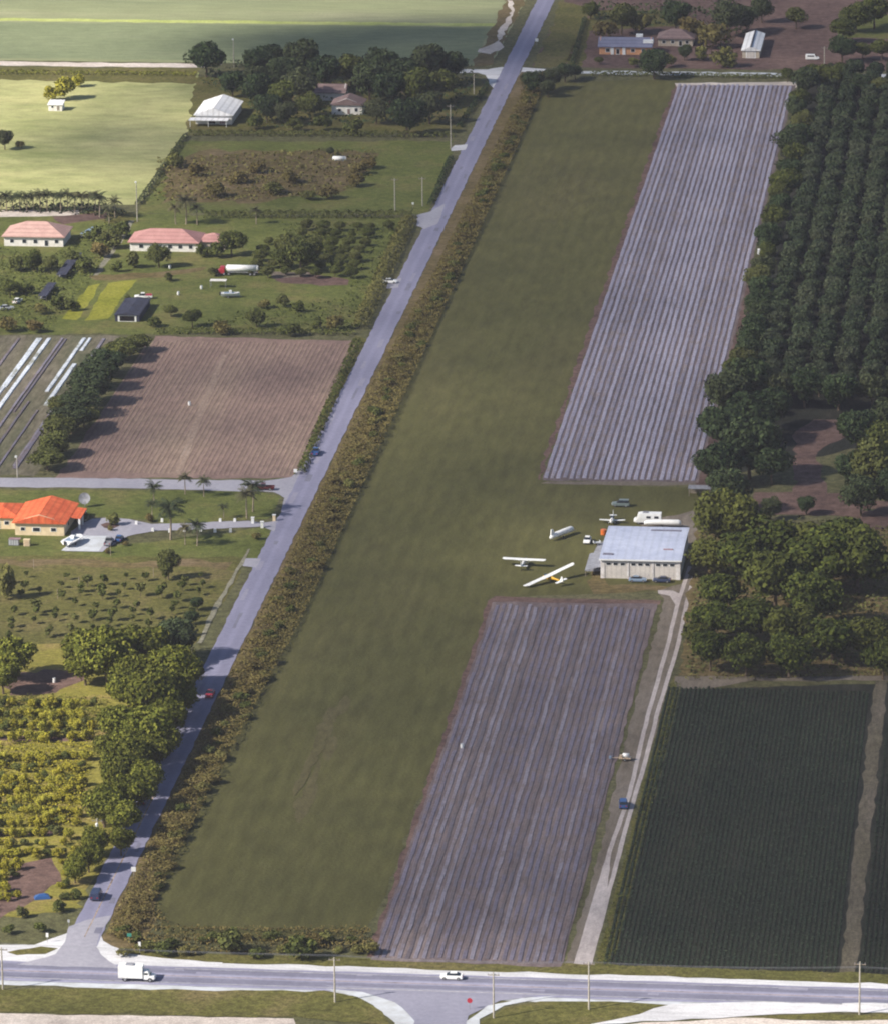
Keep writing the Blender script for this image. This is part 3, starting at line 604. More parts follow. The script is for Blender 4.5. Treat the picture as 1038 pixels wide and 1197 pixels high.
mass('scrub', [g(*p) for p in [(185, 185), (400, 174), (442, 178), (436, 205), (395, 226), (300, 236), (180, 236)]], .55, 1.3, .8, 'f_brush', 'brown olive scrub in the fenced field above the orchard', lump=12)
for px, py, w in [(205, 180, 26), (420, 190, 24), (432, 184, 22), (415, 205, 22), (385, 218, 24), (360, 222, 20), (320, 212, 26), (250, 215, 26), (280, 200, 24), (300, 190, 20), (340, 200, 24), (230, 192, 22)]:
    ptree('bush', px, py, w, 'brown olive bush in the scrub field above the long hedge', 'bushes in the scrub field', .8)
ptree('dark', 386, 177, 9, 'tiny dark bush behind the white tank in the scrub field')
# orchard beside the road
for r_ in range(7):
    for c in range(8):
        px = 322+c*19+r_*-4.5+random.uniform(-2, 2); py = 264+r_*9+random.uniform(-1.5, 1.5)
        if px > 455-r_*6 or (px < 345 and r_ < 2): continue
        ptree('green', px, py, random.uniform(11, 18), 'small round fruit tree in the orchard left of the road', 'orchard trees in rows left of the road', .8)
for px, py, w, l in [(336, 286, 30, 'grey green tree, left one of the clump beside the orchard'), (352, 300, 36, 'wide bright green tree in front of the clump beside the orchard'), (328, 302, 22, 'dark tree at the foot of the clump beside the orchard'), (365, 290, 26, 'rounded tree behind the wide bright one beside the orchard')]:
    ptree('green', px, py, w, l)
for px, py, w, l in [(157, 296, 22, 'round clipped bush at the left front corner of the rose roofed house'), (186, 299, 26, 'round clipped bush before the front door of the rose roofed house'), (236, 287, 18, 'dark bushy tree at the right front corner of the rose roofed house'), (252, 284, 22, 'brown tree before the low wing of the rose roofed house'), (271, 284, 30, 'wide green tree right of the rose roofed house'), (137, 305, 16, 'small grey green bush on the yard path left of the rose roofed house'), (250, 312, 14, 'small green bush behind the red truck cab'), (198, 318, 14, 'grey bush in the middle of the yard'), (300, 302, 12, 'bush behind the white tanker trailer'), (370, 372, 16, 'dark bush near the far edge hedge of the brown field'), (330, 345, 18, 'brown bush right of the small white boat'), (150, 345, 10, 'small bush at the top of the navy shade house')]:
    ptree('greenbush' if w < 24 else 'green', px, py, w, l, hs=1.0)
for px, py, w in [(85, 292, 22), (100, 300, 26), (116, 285, 24), (128, 270, 30), (140, 260, 26), (110, 265, 24), (60, 308, 20), (40, 305, 26), (18, 300, 24), (30, 330, 20), (12, 335, 22), (70, 345, 24), (84, 350, 20), (48, 355, 18), (10, 372, 24), (40, 374, 22), (180, 370, 18), (200, 362, 18), (225, 372, 22), (260, 376, 22), (300, 372, 22), (340, 378, 22), (390, 370, 24), (310, 350, 16), (350, 352, 18)]:
    ptree(random.choice(('green', 'bush', 'greenbush')), px, py, w, 'garden tree or bush in the yards of the pink roofed houses', 'garden bushes in the yards', .9)
# --- right side: windbreak, grove, thickets
for k in range(26):
    t = k/25; px = 940+(858-940)*t+random.uniform(-3, 10); py = 100+(450-100)*t+random.uniform(-4, 4)
    ptree(random.choice(('green', 'dark', 'dark')), px, py, random.uniform(24, 36), 'dark tree in the windbreak beside the upper mulched field', 'windbreak trees right of the mulched field')
n = 0
for j in range(50):
    for i in range(9):
        x = -77+i*7.2+random.uniform(-.7, .7); y = 1412+j*8.5+random.uniform(-.8, .8)
        if x > -57+ (y-1470)*-.012+34 or x > -.042*y+42+6: continue
        plant('grove', x, y, random.uniform(7.6, 9.2), 'dark grove tree planted in the ordered block at the right edge', 'grove trees in rows', random.uniform(.85, 1.15)); n += 1
for px, py, w in [(846, 462, 52), (872, 452, 48), (840, 500, 46), (872, 490, 56), (903, 478, 46), (846, 540, 52), (876, 530, 58), (902, 545, 40), (850, 576, 46), (905, 455, 40), (940, 455, 40), (980, 458, 40), (1020, 455, 40), (828, 545, 34)]:
    ptree('dark', px, py, w, 'large dark tree in the thicket above the hangar', 'trees of the dark thicket above the hangar')
for px, py, w in [(1002, 506, 46), (1032, 512, 46), (998, 548, 44), (1020, 552, 62), (1006, 580, 44), (1038, 490, 46), (1042, 575, 46)]:
    ptree(random.choice(('dark', 'green')), px, py, w, 'tree of the rounded clump beside the red clearing', 'clump right of the red clearing')
ptree('dark', 900, 596, 24, 'small dark tree alone on the red clearing, left'); ptree('dark', 942, 590, 22, 'small dark tree alone on the red clearing, right')
for px, py, w in [(850, 612, 66), (832, 652, 46), (842, 692, 54), (872, 652, 66), (902, 642, 76), (942, 640, 72), (990, 642, 74), (962, 662, 84), (1002, 662, 76), (906, 684, 74), (950, 702, 66), (832, 724, 54), (872, 724, 62), (922, 738, 62), (974, 746, 62), (1016, 748, 54), (830, 762, 46), (872, 766, 50), (922, 768, 50), (1032, 772, 46), (816, 742, 36)]:
    ptree('woodgreen', px, py, w, 'spreading green tree in the wood right of the hangar', 'trees of the wood right of the hangar', .95)
mass('thicket_undergrowth', [g(*p) for p in [(818, 600), (1060, 620), (1060, 788), (800, 788), (812, 680)]], 1.0, 1.8, .8, 'f_green', 'undergrowth beneath the wood right of the hangar', lump=7)
mass('weeds', [g(*p) for p in [(694, 1130), (716, 1130), (796, 800), (788, 796), (742, 960)]], 4, .35, .32, 'f_grassverge', 'yellow green weeds between the farm track and the dark crop', lump=5)
mass('weeds', [g(*p) for p in [(800, 790), (1060, 784), (1060, 790), (800, 796)]], 2, .7, .45, 'f_brush', 'dry weeds along the far edge of the dark crop', lump=6)
# dark crop: rows of leaves
def crop_rows(x0, x1, y0, y1, n, per_m, mat, leaf, h):
    p = (x1-x0)/n; cnt = int((y1-y0)*per_m*n); r_ = RNG.integers(0, n, cnt)
    P = np.stack([x0+p*(r_+.5)+RNG.normal(0, p*.16, cnt), RNG.uniform(y0, y1, cnt), .2+RNG.uniform(0, h, cnt)], 1)
    return quads_mesh('crop', leaf_arrays(P, np.tile([0, 0, 1.0], (cnt, 1)), leaf, .7, .22), M[mat])
tag(link('crop_plants', crop_rows(-85.5, -38.8, 984, 1158, 46, 9, 'f_crop', .3, .07)), 'dark green row crop in the field at the lower right', None, None, 'stuff')
tag(link('crop_plants', crop_rows(-34.4, -10, 984, 1158, 24, 6, 'f_crop', .36, .14)), 'dark green row crop beyond the field lane at the right edge', None, None, 'stuff')
# far right-hand trees and hedges
hedge(g(690, 88), g(930, 92), 3, 1.5, 'low green hedge along the far end of the runway and mulched field', 'f_green', 4)
hedge(g(668, 78), g(683, 24), 1.6, 1.6, 'dark hedge beside the far lawn right of the road', 'f_dark', 4)
for px, py, w in [(622, 96, 26), (644, 92, 24), (660, 84, 22), (640, 104, 18), (672, 84, 16)]:
    ptree('dark', px, py, w, 'dark bushy tree at the far left corner of the runway', 'trees at the far corner of the runway')
for px, py, w in [(708, 24, 30), (726, 22, 34), (750, 18, 30), (790, 18, 34), (806, 24, 36), (830, 34, 36), (852, 22, 38), (846, 56, 30), (872, 22, 28), (764, 76, 30), (780, 62, 22), (820, 54, 22), (800, 62, 16), (740, 66, 16), (690, 12, 20), (890, 12, 26), (700, 70, 10)]:
    ptree(random.choice(('green', 'dark', 'bush')), px, py, w, 'tree or tall bush in the yard of the far blue roofed house', 'trees around the far houses')
for px, py, w in [(985, 34, 30), (1000, 20, 34), (1022, 14, 36), (984, 58, 28), (1008, 58, 22), (1030, 58, 24), (966, 92, 32), (984, 84, 26), (1004, 98, 26), (1030, 100, 26), (948, 88, 26), (920, 88, 16), (930, 20, 26)]:
    ptree(random.choice(('green', 'dark')), px, py, w, 'dark tree beside the far yard at the upper right', 'trees at the upper right')

mass('far_undergrowth', [g(*p) for p in [(690, 22), (700, 8), (880, 8), (875, 40), (840, 60), (822, 44), (770, 30), (700, 34)]], .5, 3.2, 1.0, 'f_dark', 'dark growth behind the far houses', lump=16)
mass('wood_undergrowth', [g(*p) for p in [(232, 84), (300, 70), (545, 70), (560, 92), (528, 146), (300, 150), (285, 110), (240, 104)]], .5, 2.4, .9, 'f_dark', 'undergrowth of the wood in the upper left', lump=14)
mass('palm_undergrowth', [g(*p) for p in [(-30, 240), (118, 240), (150, 252), (130, 262), (110, 252), (-30, 247)]], 2, 2.4, .7, 'f_palm', 'low growth under the row of palms', lump=6)
mass('yard_growth', [g(*p) for p in [(-10, 292), (60, 300), (120, 262), (150, 262), (110, 325), (70, 372), (60, 388), (-20, 388)]], 1.0, 1.5, .6, 'f_green', 'mixed low growth in the left yard', lump=11)
mass('yard_growth', [g(*p) for p in [(330, 262), (470, 262), (420, 385), (200, 388), (300, 360), (400, 350), (420, 320), (340, 300)]], .8, .9, .6, 'f_green', 'rough grass and low growth in the orchard', lump=9)
# --- palms
def palm_mesh(h, nf, flen):
    fr = []
    for k in range(nf):
        a = 2*PI*k/nf+random.uniform(-.2, .2); el = random.uniform(-.2, 1.1); p = np.array([0, 0, h]); d = np.array([math.cos(a)*math.cos(el), math.sin(a)*math.cos(el), math.sin(el)])
        side = np.array([-math.sin(a), math.cos(a), 0]); seg = flen/7
        for j in range(7):
            q = p+d*seg; wv = (.55 if j < 6 else .2)*flen*.36*(1-.06*j)
            for sgn in (-1, 1):
                for f0 in (0.0, .5):
                    o0 = p+(q-p)*f0; tip = o0+side*sgn*wv+d*seg*.8-np.array([0, 0, wv*.55])
                    fr.append([o0, o0+(q-p)*.35, tip, tip-d*seg*.3])
            p = q; d = d-np.array([0, 0, .2]); d /= np.linalg.norm(d)
    return quads_mesh('palm_crown', np.array(fr).reshape(-1, 3), M['f_palm'])
PALMS = []
for k in range(3):
    h = 5.5; b = MB(); b.tube((0, 0, -.1), (.15, .1, h*.5), .2, .15, 7).tube((.15, .1, h*.5), (0, 0, h), .15, .12, 7)
    tm = bpy.data.meshes.new('palm_trunk'); tm.from_pydata(b.v, [], b.f); tm.materials.append(M['palebark']); PALMS.append((palm_mesh(h, 24, 3.1), tm))
def palm(px, py, h, label, group=None):
    cm, tm = random.choice(PALMS); q = g(px, py); o = thing('palm_tree', label, 'palm tree', q, random.uniform(0, 6.28), group)
    link('crown', cm, o); link('trunk', tm, o); o.scale = (h/5.5,)*3
for x in range(0, 118, 8): palm(x, 247+random.uniform(-1, 1), random.uniform(4.6, 5.6), 'palm in the row behind the salmon roofed house', 'palms in a row by the pale pasture')
palm(117, 254, 6.5, 'tall palm at the right end of the palm row'); palm(135, 255, 5.5, 'bushy palm beside the lamp pole at the yard path'); palm(128, 262, 5, 'shorter palm right of the salmon roofed house')
palm(218, 262, 7.5, 'tall dark palm rising behind the rose roofed house'); palm(206, 262, 5.5, 'palm left of the tall one behind the rose roofed house'); palm(231, 263, 5.5, 'palm right of the tall one behind the rose roofed house'); palm(300, 262, 4.5, 'short palm at the hedge right of the rose roofed house')
for px, py, h, l in [(200, 631, 8.5, 'tall leaning palm beside the drive, nearest the loop'), (217, 578, 4.6, 'left palm of the pair by the middle road'), (239, 581, 4.4, 'right palm of the pair by the middle road'), (289, 606, 6.5, 'dense dark palm at the drive entrance'), (296, 598, 6.8, 'tall dark palm behind the drive entrance'), (231, 638, 5.5, 'palm on the lawn below the middle of the drive'), (181, 590, 5, 'palm between the loop drive and the middle road'), (178, 606, 4.0, 'low palm at the neck of the loop drive'), (217, 637, 4.5, 'slim palm left of the drive middle'), (262, 606, 3.2, 'short palm above the drive')]: palm(px, py, h, l)
for px, py, w, l in [(133, 601, 18, 'reddish bush above the loop drive'), (175, 601, 12, 'grey bush right of the loop drive'), (300, 622, 12, 'brown bush below the drive entrance'), (129, 614, 9, 'small plant in the round bed of the loop drive'), (99, 600, 12, 'bush behind the cream house porch'), (147, 632, 8, 'shrub at the end of the concrete slab'), (126, 640, 9, 'shrub at the slab corner by the grey pickup')]:
    ptree('bush', px, py, w, l)

# ---------------------------------------------------------------- buildings
def house(name, label, loc, w, d, h, roof, rise, wallm, roofm, over=.5, rz=0, wins=(), doors=(), swins=(), cat='house', chim=None, parent=None, z0=0.0):
    t = parent or thing(name, label, cat, loc, rz)
    off = Vector((0, 0, 0)) if not parent else Vector(loc)
    a, b = w/2, d/2; ox, oy = off.x, off.y; gable = roof in ('gx', 'gy')
    wm = MB().box((ox, oy, h/2+z0), (w, d, h))
    if roof == 'gy': wm.add([(ox-a, oy-b+.02, h), (ox+a, oy-b+.02, h), (ox, oy-b+.02, h+rise), (ox-a, oy-b+.25, h), (ox+a, oy-b+.25, h), (ox, oy-b+.25, h+rise)], [(0, 1, 2), (5, 4, 3), (0, 2, 5, 3), (1, 4, 5, 2)])
    if roof == 'gx':
        for sx in (-1, 1): wm.add([(ox+sx*(a-.02), oy-b, h), (ox+sx*(a-.02), oy+b, h), (ox+sx*(a-.02), oy, h+rise), (ox+sx*(a-.25), oy-b, h), (ox+sx*(a-.25), oy+b, h), (ox+sx*(a-.25), oy, h+rise)], [(0, 1, 2), (5, 4, 3), (0, 2, 5, 3), (1, 4, 5, 2), (0, 3, 4, 1)])
    wm.build('wall', wallm, t)
    A, B = a+over, b+over; e = h-.12; th = .18; r = MB()
    if roof == 'hip':
        k = min(A, B)*.95; rx, ry = (A-k, .01) if A >= B else (.01, B-k)
        lo = [(-A, -B, e), (A, -B, e), (A, B, e), (-A, B, e)]; hi = [(-rx, -ry, e+rise), (rx, -ry, e+rise), (rx, ry, e+rise), (-rx, ry, e+rise)]
    elif roof == 'gx': lo = [(-A, -B, e), (A, -B, e), (A, B, e), (-A, B, e)]; hi = [(-A, -.01, e+rise), (A, -.01, e+rise), (A, .01, e+rise), (-A, .01, e+rise)]
    elif roof == 'gy': lo = [(-A, -B, e), (A, -B, e), (A, B, e), (-A, B, e)]; hi = [(-.01, -B, e+rise), (.01, -B, e+rise), (.01, B, e+rise), (-.01, B, e+rise)]
    else: lo = [(-A, -B, e), (A, -B, e), (A, B, e+rise), (-A, B, e+rise)]; hi = None
    mv = lambda q, dz=0: [(x+ox, y+oy, z+dz) for x, y, z in q]
    if hi:      # eaves band, then slopes
        vs = mv(lo, -th)+mv(lo)+mv(hi); r.add(vs, [(3, 2, 1, 0)]+[(k, (k+1) % 4, 4+(k+1) % 4, 4+k) for k in range(4)]+[(4+k, 4+(k+1) % 4, 8+(k+1) % 4, 8+k) for k in range(4)]+[(8, 9, 10, 11)])
    else: r.add(mv(lo, -th)+mv(lo), [(3, 2, 1, 0), (4, 5, 6, 7)]+[(k, (k+1) % 4, 4+(k+1) % 4, 4+k) for k in range(4)])
    ro = r.build('roof', roofm, t)
    if chim: MB().box((chim[0]+ox, chim[1]+oy, h+rise*.7), (1.1, 1.1, 1.8)).build('chimney', wallm, ro)
    def win(nm, c, sz, frm, pane):
        f = MB().box(c, sz).build('window' if nm == 'window' else nm, frm, t)
        s2 = [q*.8 if q > .2 else q+.05 for q in sz]; MB().box(c, s2).build('pane' if nm == 'window' else 'door_panel', pane, f)
    for x, ww, zb, hh in wins: win('window', (x+ox, oy-b, zb+hh/2), (ww, .12, hh), M['white'], M['glass'])
    for y, ww, zb, hh in swins: win('window', (ox+a, y+oy, zb+hh/2), (.12, ww, hh), M['white'], M['glass'])
    for x, ww, hh, dm in doors: win('door', (x+ox, oy-b, hh/2), (ww, .12, hh), M['white'], dm)
    return t
# hangar
hc = (g(704, 677)+g(792, 677))/2; HW, HD, HH = 19.6, 27.5, 4.9
hx, hy = hc.x, hc.y+HD/2
hang = thing('hangar', 'large hangar with pale blue metal roof and three wide beige doors', 'hangar', (hx, hy, 0))
hb = -HD/2
wb = MB()
wb.box((-HW/2+.15, 0, HH/2), (.3, HD, HH)).box((HW/2-.15, 0, HH/2), (.3, HD, HH)).box((0, HD/2-.15, HH/2), (HW-.6, .3, HH))
bay = (HW-.6)/3
for k in range(4): wb.box((-HW/2+.3+.35+k*(HW-1.3)/3, hb+.2, HH/2), (.7 if k in (0, 3) else .5, .4, HH))
wb.box((0, hb+.25, HH-.22), (HW-.8, .26, .44))
wb.build('wall', M['hangarwall'], hang)
rf = MB(); A, B = HW/2+.35, HD/2+.4
rf.add([(-A, -B, HH), (A, -B, HH), (A, 0, HH+.55), (-A, 0, HH+.55), (A, B, HH), (-A, B, HH), (-A, -B, HH+.16), (A, -B, HH+.16), (A, 0, HH+.71), (-A, 0, HH+.71), (A, B, HH+.16), (-A, B, HH+.16)],
       [(0, 3, 2, 1), (3, 5, 4, 2), (6, 7, 8, 9), (9, 8, 10, 11), (0, 1, 7, 6), (1, 2, 8, 7), (2, 4, 10, 8), (4, 5, 11, 10), (5, 3, 9, 11), (3, 0, 6, 9)])
ro = rf.build('roof', M['metalroof'], hang)
def roofz(y): return HH+.16+.55*(1-abs(y)/B)
def roofpatch(nm, x, y, w, d, mat, lab=None):
    z = max(roofz(y-d/2), roofz(y+d/2))+.05; o = MB().box((x, y, z), (w, d, .16)).build(nm, mat, ro)
roofpatch('skylight', 4.6, 10.5, 7.6, 1.0, M['darkpatch']); roofpatch('skylight', -8.2, -10.4, 2.6, 1.3, M['darkpatch']); roofpatch('rusty_sheet', 6.3, -6.0, 2.4, .8, M['rust'])
MB().box((0, -B-.04, HH+.02), (2*A, .1, .34)).build('fascia', M['white'], ro)
for k in range(3):
    xc = -HW/2+.65+(HW-1.3)/3*(k+.5); dw = (HW-1.3)/3-.55
    dr = MB().box((xc, hb+.2, 2.2), (dw, .14, 4.4)).build('hangar_door', M['doorbeige'], hang)
    for j in range(3):
        wf = MB().box((xc+(j-1)*dw/3.2, hb+.12, 3.75), (dw/3.2*.78, .1, .85)).build('window', M['white'], dr)
        MB().box((xc+(j-1)*dw/3.2, hb+.07, 3.75), (dw/3.2*.62, .06, .62)).build('pane', M['glass'], wf)
    MB().box((xc+dw*.36, hb+.1, 1.1), (.08, .08, .35)).build('handle', M['steel'], dr)
ln = MB().add([(-HW/2, hb+1, 2.6), (-HW/2-4, hb+1, 1.5), (-HW/2-4, hb+15, 1.5), (-HW/2, hb+15, 2.6), (-HW/2, hb+1, 2.75), (-HW/2-4, hb+1, 1.65), (-HW/2-4, hb+15, 1.65), (-HW/2, hb+15, 2.75)], [(0, 1, 2, 3), (7, 6, 5, 4), (0, 4, 5, 1), (1, 5, 6, 2), (2, 6, 7, 3), (3, 7, 4, 0)]).build('lean_to_roof', M['greymetal'], hang)
for yy in (1.3, 8, 14.7): MB().tube((-HW/2-3.8, hb+yy, 0), (-HW/2-3.8, hb+yy, 1.5), .08).build('post', M['wood'], ln)
# red-orange roofed house
q = g(47, 626); hs1 = house('house', 'cream house with bright orange tiled roof and low front gable', (q.x, q.y+8.5, 0), 12.6, 17, 3.6, 'gy', 1.9, M['cream'], M['orangetile'], .7, 0,
    [(-4.3, 1.3, 1.2, 1.0), (-.8, 2.2, 1.0, 1.2), (3.6, 1.6, 1.1, 1.1)], (), [(-3, 1.6, 1.1, 1.2), (4, 1.6, 1.1, 1.2)])
house(None, None, (-11.4, 2.5, 0), 10, 12, 3.3, 'hip', 1.6, M['cream'], M['orangetile'], .6, 0, [(-2.6, 1.4, 1.1, 1.1), (2, 1.4, 1.1, 1.1)], [(-.2, 1.1, 2.1, M['wood'])], parent=hs1)
pr = MB().add([(6.3, -3, 3.3), (9.6, -3, 2.9), (9.6, 6, 2.9), (6.3, 6, 3.3), (6.3, -3, 3.5), (9.6, -3, 3.1), (9.6, 6, 3.1), (6.3, 6, 3.5)], [(3, 2, 1, 0), (4, 5, 6, 7), (0, 1, 5, 4), (1, 2, 6, 5), (2, 3, 7, 6), (3, 0, 4, 7)]).build('porch_roof', M['orangetile'], hs1)
for yy in (-2.7, 1.5, 5.7): MB().box((9.2, yy, 1.45), (.5, .5, 2.9)).build('porch_column', M['white'], pr)
# salmon-roofed house, upper left
q = g(40, 288); house('house', 'white house with salmon hip roof at the left edge by the palm row', (q.x, q.y+6.5, 0), 18.5, 13, 3.3, 'hip', 3.3, M['wallwhite'], M['pinktile'], .7, 0,
    [(-6.8, 1.4, 1, 1.3), (-2.9, 1.5, .9, 1.4), (.6, 1.5, .9, 1.4), (7.2, 1.4, 1, 1.3)], [(4, 1.3, 2.2, M['glass'])])
q = g(192, 294); h3 = house('house', 'long white house with rose tiled hip roof and a low side wing', (q.x, q.y+6, 0), 21, 12, 3.1, 'hip', 2.9, M['wallwhite'], M['rosetile'], .7, 0,
    [(-7, 1.6, .9, 1.4), (2, 1.6, .9, 1.4), (5.2, 1.5, .9, 1.4), (8.4, 1.4, .9, 1.4)], [(-1.2, 1.5, 2.2, M['glass'])])
house(None, None, (14.5, 1.5, 0), 8, 8, 2.7, 'hip', 1.8, M['beige'], M['rosetile'], .5, 0, [(0, 1.4, .9, 1.1)], parent=h3)
# large white-roofed barn
q = g(250, 146); h4 = house('barn', 'large barn with broad white roof beside the pale pasture', (q.x, q.y+12, 0), 12.5, 22, 3.4, 'gy', 2.3, M['wallwhite'], M['whiteroof'], .6, 0, [(-3.6, 1.6, 1, 1.2)], [(-.6, 2.8, 2.6, M['void']), (3, 2.4, 2.4, M['rust'])], cat='barn')
cn = MB().box((-1.2, -13.6, 2.3), (13.5, 4.4, .16)).build('canopy', M['whiteroof'], h4)
for sx in (-7.4, -1.2, 5): MB().tube((sx, -15.5, 0), (sx, -15.5, 2.3), .1).build('post', M['white'], cn)
# white-walled house in the wood
q = g(406, 134); house('house', 'white walled house half hidden in the dark wood', (q.x, q.y+4.5, 0), 10.5, 9, 3.6, 'gy', 2.1, M['wallwhite'], M['browntile'], .5, 0, [(3.2, 1.2, 1.0, 1.5), (-2.6, 1.2, 1, 1.2)], [(.6, 1.2, 2.2, M['browntile'])])
q = g(383, 118); house('house', 'low house with reddish brown roof behind the white walled one', (q.x, q.y+5, 0), 12, 9, 3, 'gx', 2.2, M['wallwhite'], M['browntile'], .5, 0, [(-3, 1.2, 1, 1.2)])
# far right houses
q = g(730, 64); h6 = house('house', 'orange and white house with long blue grey roof across the far road', (q.x, q.y+5, 0), 18.5, 9.5, 3.0, 'gx', 2.6, M['orangewall'], M['blueroof'], .6, 0, [(-6.2, 1.8, .8, 1.5), (2.8, 1.6, .9, 1.3), (6.6, 1.4, .9, 1.3)], [(-2.6, 1.4, 2.2, M['glass'])])
MB().box((-4.6, -4.85, 1.4), (1.1, .3, 2.8)).build('column', M['white'], h6); MB().box((-.4, -4.85, 1.4), (1.1, .3, 2.8)).build('column', M['white'], h6)
MB().box((4.6, 3.2, 4.6), (2.4, 2.0, 2.6)).build('chimney', M['white'], h6)
MB().box((8.2, -1.5, 4.3), (3.6, 3.4, 1.2)).build('dormer', M['white'], h6)
q = g(789, 54); house('house', 'beige house with dark brown shingle roof beside the blue roofed one', (q.x, q.y+5, 0), 12.5, 10, 3, 'hip', 2.6, M['beige'], M['browntile'], .6, 0, [(-4.2, 1.4, .9, 1.3), (-1, 1.4, .9, 1.3), (4.2, 1.4, .9, 1.3)], [(1.8, 1.3, 2.1, M['void'])])
q = g(877, 68); h8 = house('barn', 'long narrow shed with bright white ribbed gable roof on the far bare yard', (q.x, q.y+15, 0), 6.2, 30, 3.0, 'gy', 1.2, M['beige'], M['whiteroof'], .4, 0, [], [(0, 3.6, 2.6, M['doorbeige'])], cat='shed')
MB().box((0, 0, 4.15), (.55, 30.6, .22)).build('ridge_vent', M['navyroof'], h8)
# small buildings
q = g(65, 130); house('shed', 'small white shed alone in the pale pasture', (q.x, q.y+2.5, 0), 4.8, 4.5, 2.4, 'shed', .7, M['wallwhite'], M['whiteroof'], .3, 0, [(-1, .8, 1.1, .8)], [(1, 1, 2, M['wood'])], cat='shed')
q = g(150, 376); h9 = house('shade_house', 'low open sided shade house with dark navy cover beside the yellow garden', (q.x-.2, q.y+9.5, 0), 7.2, 19, 2.2, 'gy', .5, M['navyroof'], M['navyroof'], .25, 0, [], [(0, 5.5, 1.9, M['void'])], cat='shade house')
q = g(817, 581); sh = thing('open_shelter', 'low dark shelter with pale flat roof under the trees at the field corner', 'shelter', (q.x, q.y+2, 0))
MB().box((0, 0, 2.1), (6, 3.4, .14)).build('roof', M['greymetal'], sh)
for sx in (-2.7, 2.7):
    for sy in (-1.5, 1.5): MB().box((sx, sy, 1.02), (.16, .16, 2.04)).build('post', M['wood'], sh)
MB().box((0, 1.3, .9), (5, .1, 1.8)).build('back_panel', M['wood'], sh)
q = g(32, 638); cb = thing('utility_box', 'cream utility cabinet below the orange roofed house', 'cabinet', q); MB().box((0, 0, .85), (1.5, 1.1, 1.6)).box((0, 0, 1.69), (1.65, 1.25, .08)).build('housing', M['cream'], cb); MB().box((0, -.57, .8), (1.0, .05, 1.2)).build('door', M['tan'], cb)
q = g(17, 637); cb = thing('utility_box', 'grey slatted cooling unit below the orange roofed house', 'cooling unit', q); MB().box((0, 0, .8), (2.6, 1.2, 1.5)).build('housing', M['greymetal'], cb)
for k in range(4): MB().box((-.95+k*.63, -.62, .8), (.4, .05, 1.2)).build('grille', M['silver'], cb)
MB().box((.2, .3, 1.62), (2.9, 1.5, .1)).build('cover', M['rust'], cb)
# long dark benches / shade strips in the left yard
for (a, b, w, l) in [((91, 301), (72, 327), 3.0, 'long dark shade cover over a plant bench, nearest the salmon roofed house'), ((62, 336), (50, 352), 2.6, 'shorter dark shade cover over a plant bench further down the yard'), ((112, 271), (98, 279), 2.2, 'small blue grey shade cover right of the salmon roofed house')]:
    p0, p1 = g(*a), g(*b); d = p1-p0; t = thing('shade_bench', l, 'plant bench', (p0+p1)/2, math.atan2(d.y, d.x)); L = d.length
    MB().box((0, 0, 1.55), (L, w, .1)).build('cover', M['navyroof'] if l[0] != 's' or 'shorter' in l else M['bluegrey'], t); MB().box((0, 0, .7), (L*.95, w*.7, .08)).build('bench', M['greymetal'], t)
    for sx in (-.47, .47):
        for sy in (-.45, .45): MB().tube((sx*L, sy*w, 0), (sx*L, sy*w, 1.5), .06).build('post', M['wood'], t)

# ---------------------------------------------------------------- vehicles (front along +X)
def rr(x, zb, zt, wb, wt, c=.12):
    return [(x, -wb, zb), (x, wb, zb), (x, wb*1.02, zb+(zt-zb)*.55), (x, wt, zt-c*.3), (x, wt-c, zt), (x, -wt+c, zt), (x, -wt, zt-c*.3), (x, -wb*1.02, zb+(zt-zb)*.55)]
def wheels(t, xs, y, r=.33, w=.22):
    for x in xs:
        for sy in (-1, 1):
            tw = MB().tube((x, sy*y-w/2, r), (x, sy*y+w/2, r), r, r, 14).build('wheel', M['tyre'], t)
            MB().tube((x, sy*(y+w/2-.02)-.0, r), (x, sy*(y+w/2+.02), r), r*.58, r*.58, 10).build('rim', M['steel'], tw)
def lights(t, xf, xr, y, z, zr=None):
    for sy in (-1, 1):
        MB().box((xf, sy*y, z), (.12, .34, .18)).build('headlight', M['lamp'], t); MB().box((xr, sy*y, zr or z+.08), (.1, .26, .24)).build('taillight', M['tail'], t)
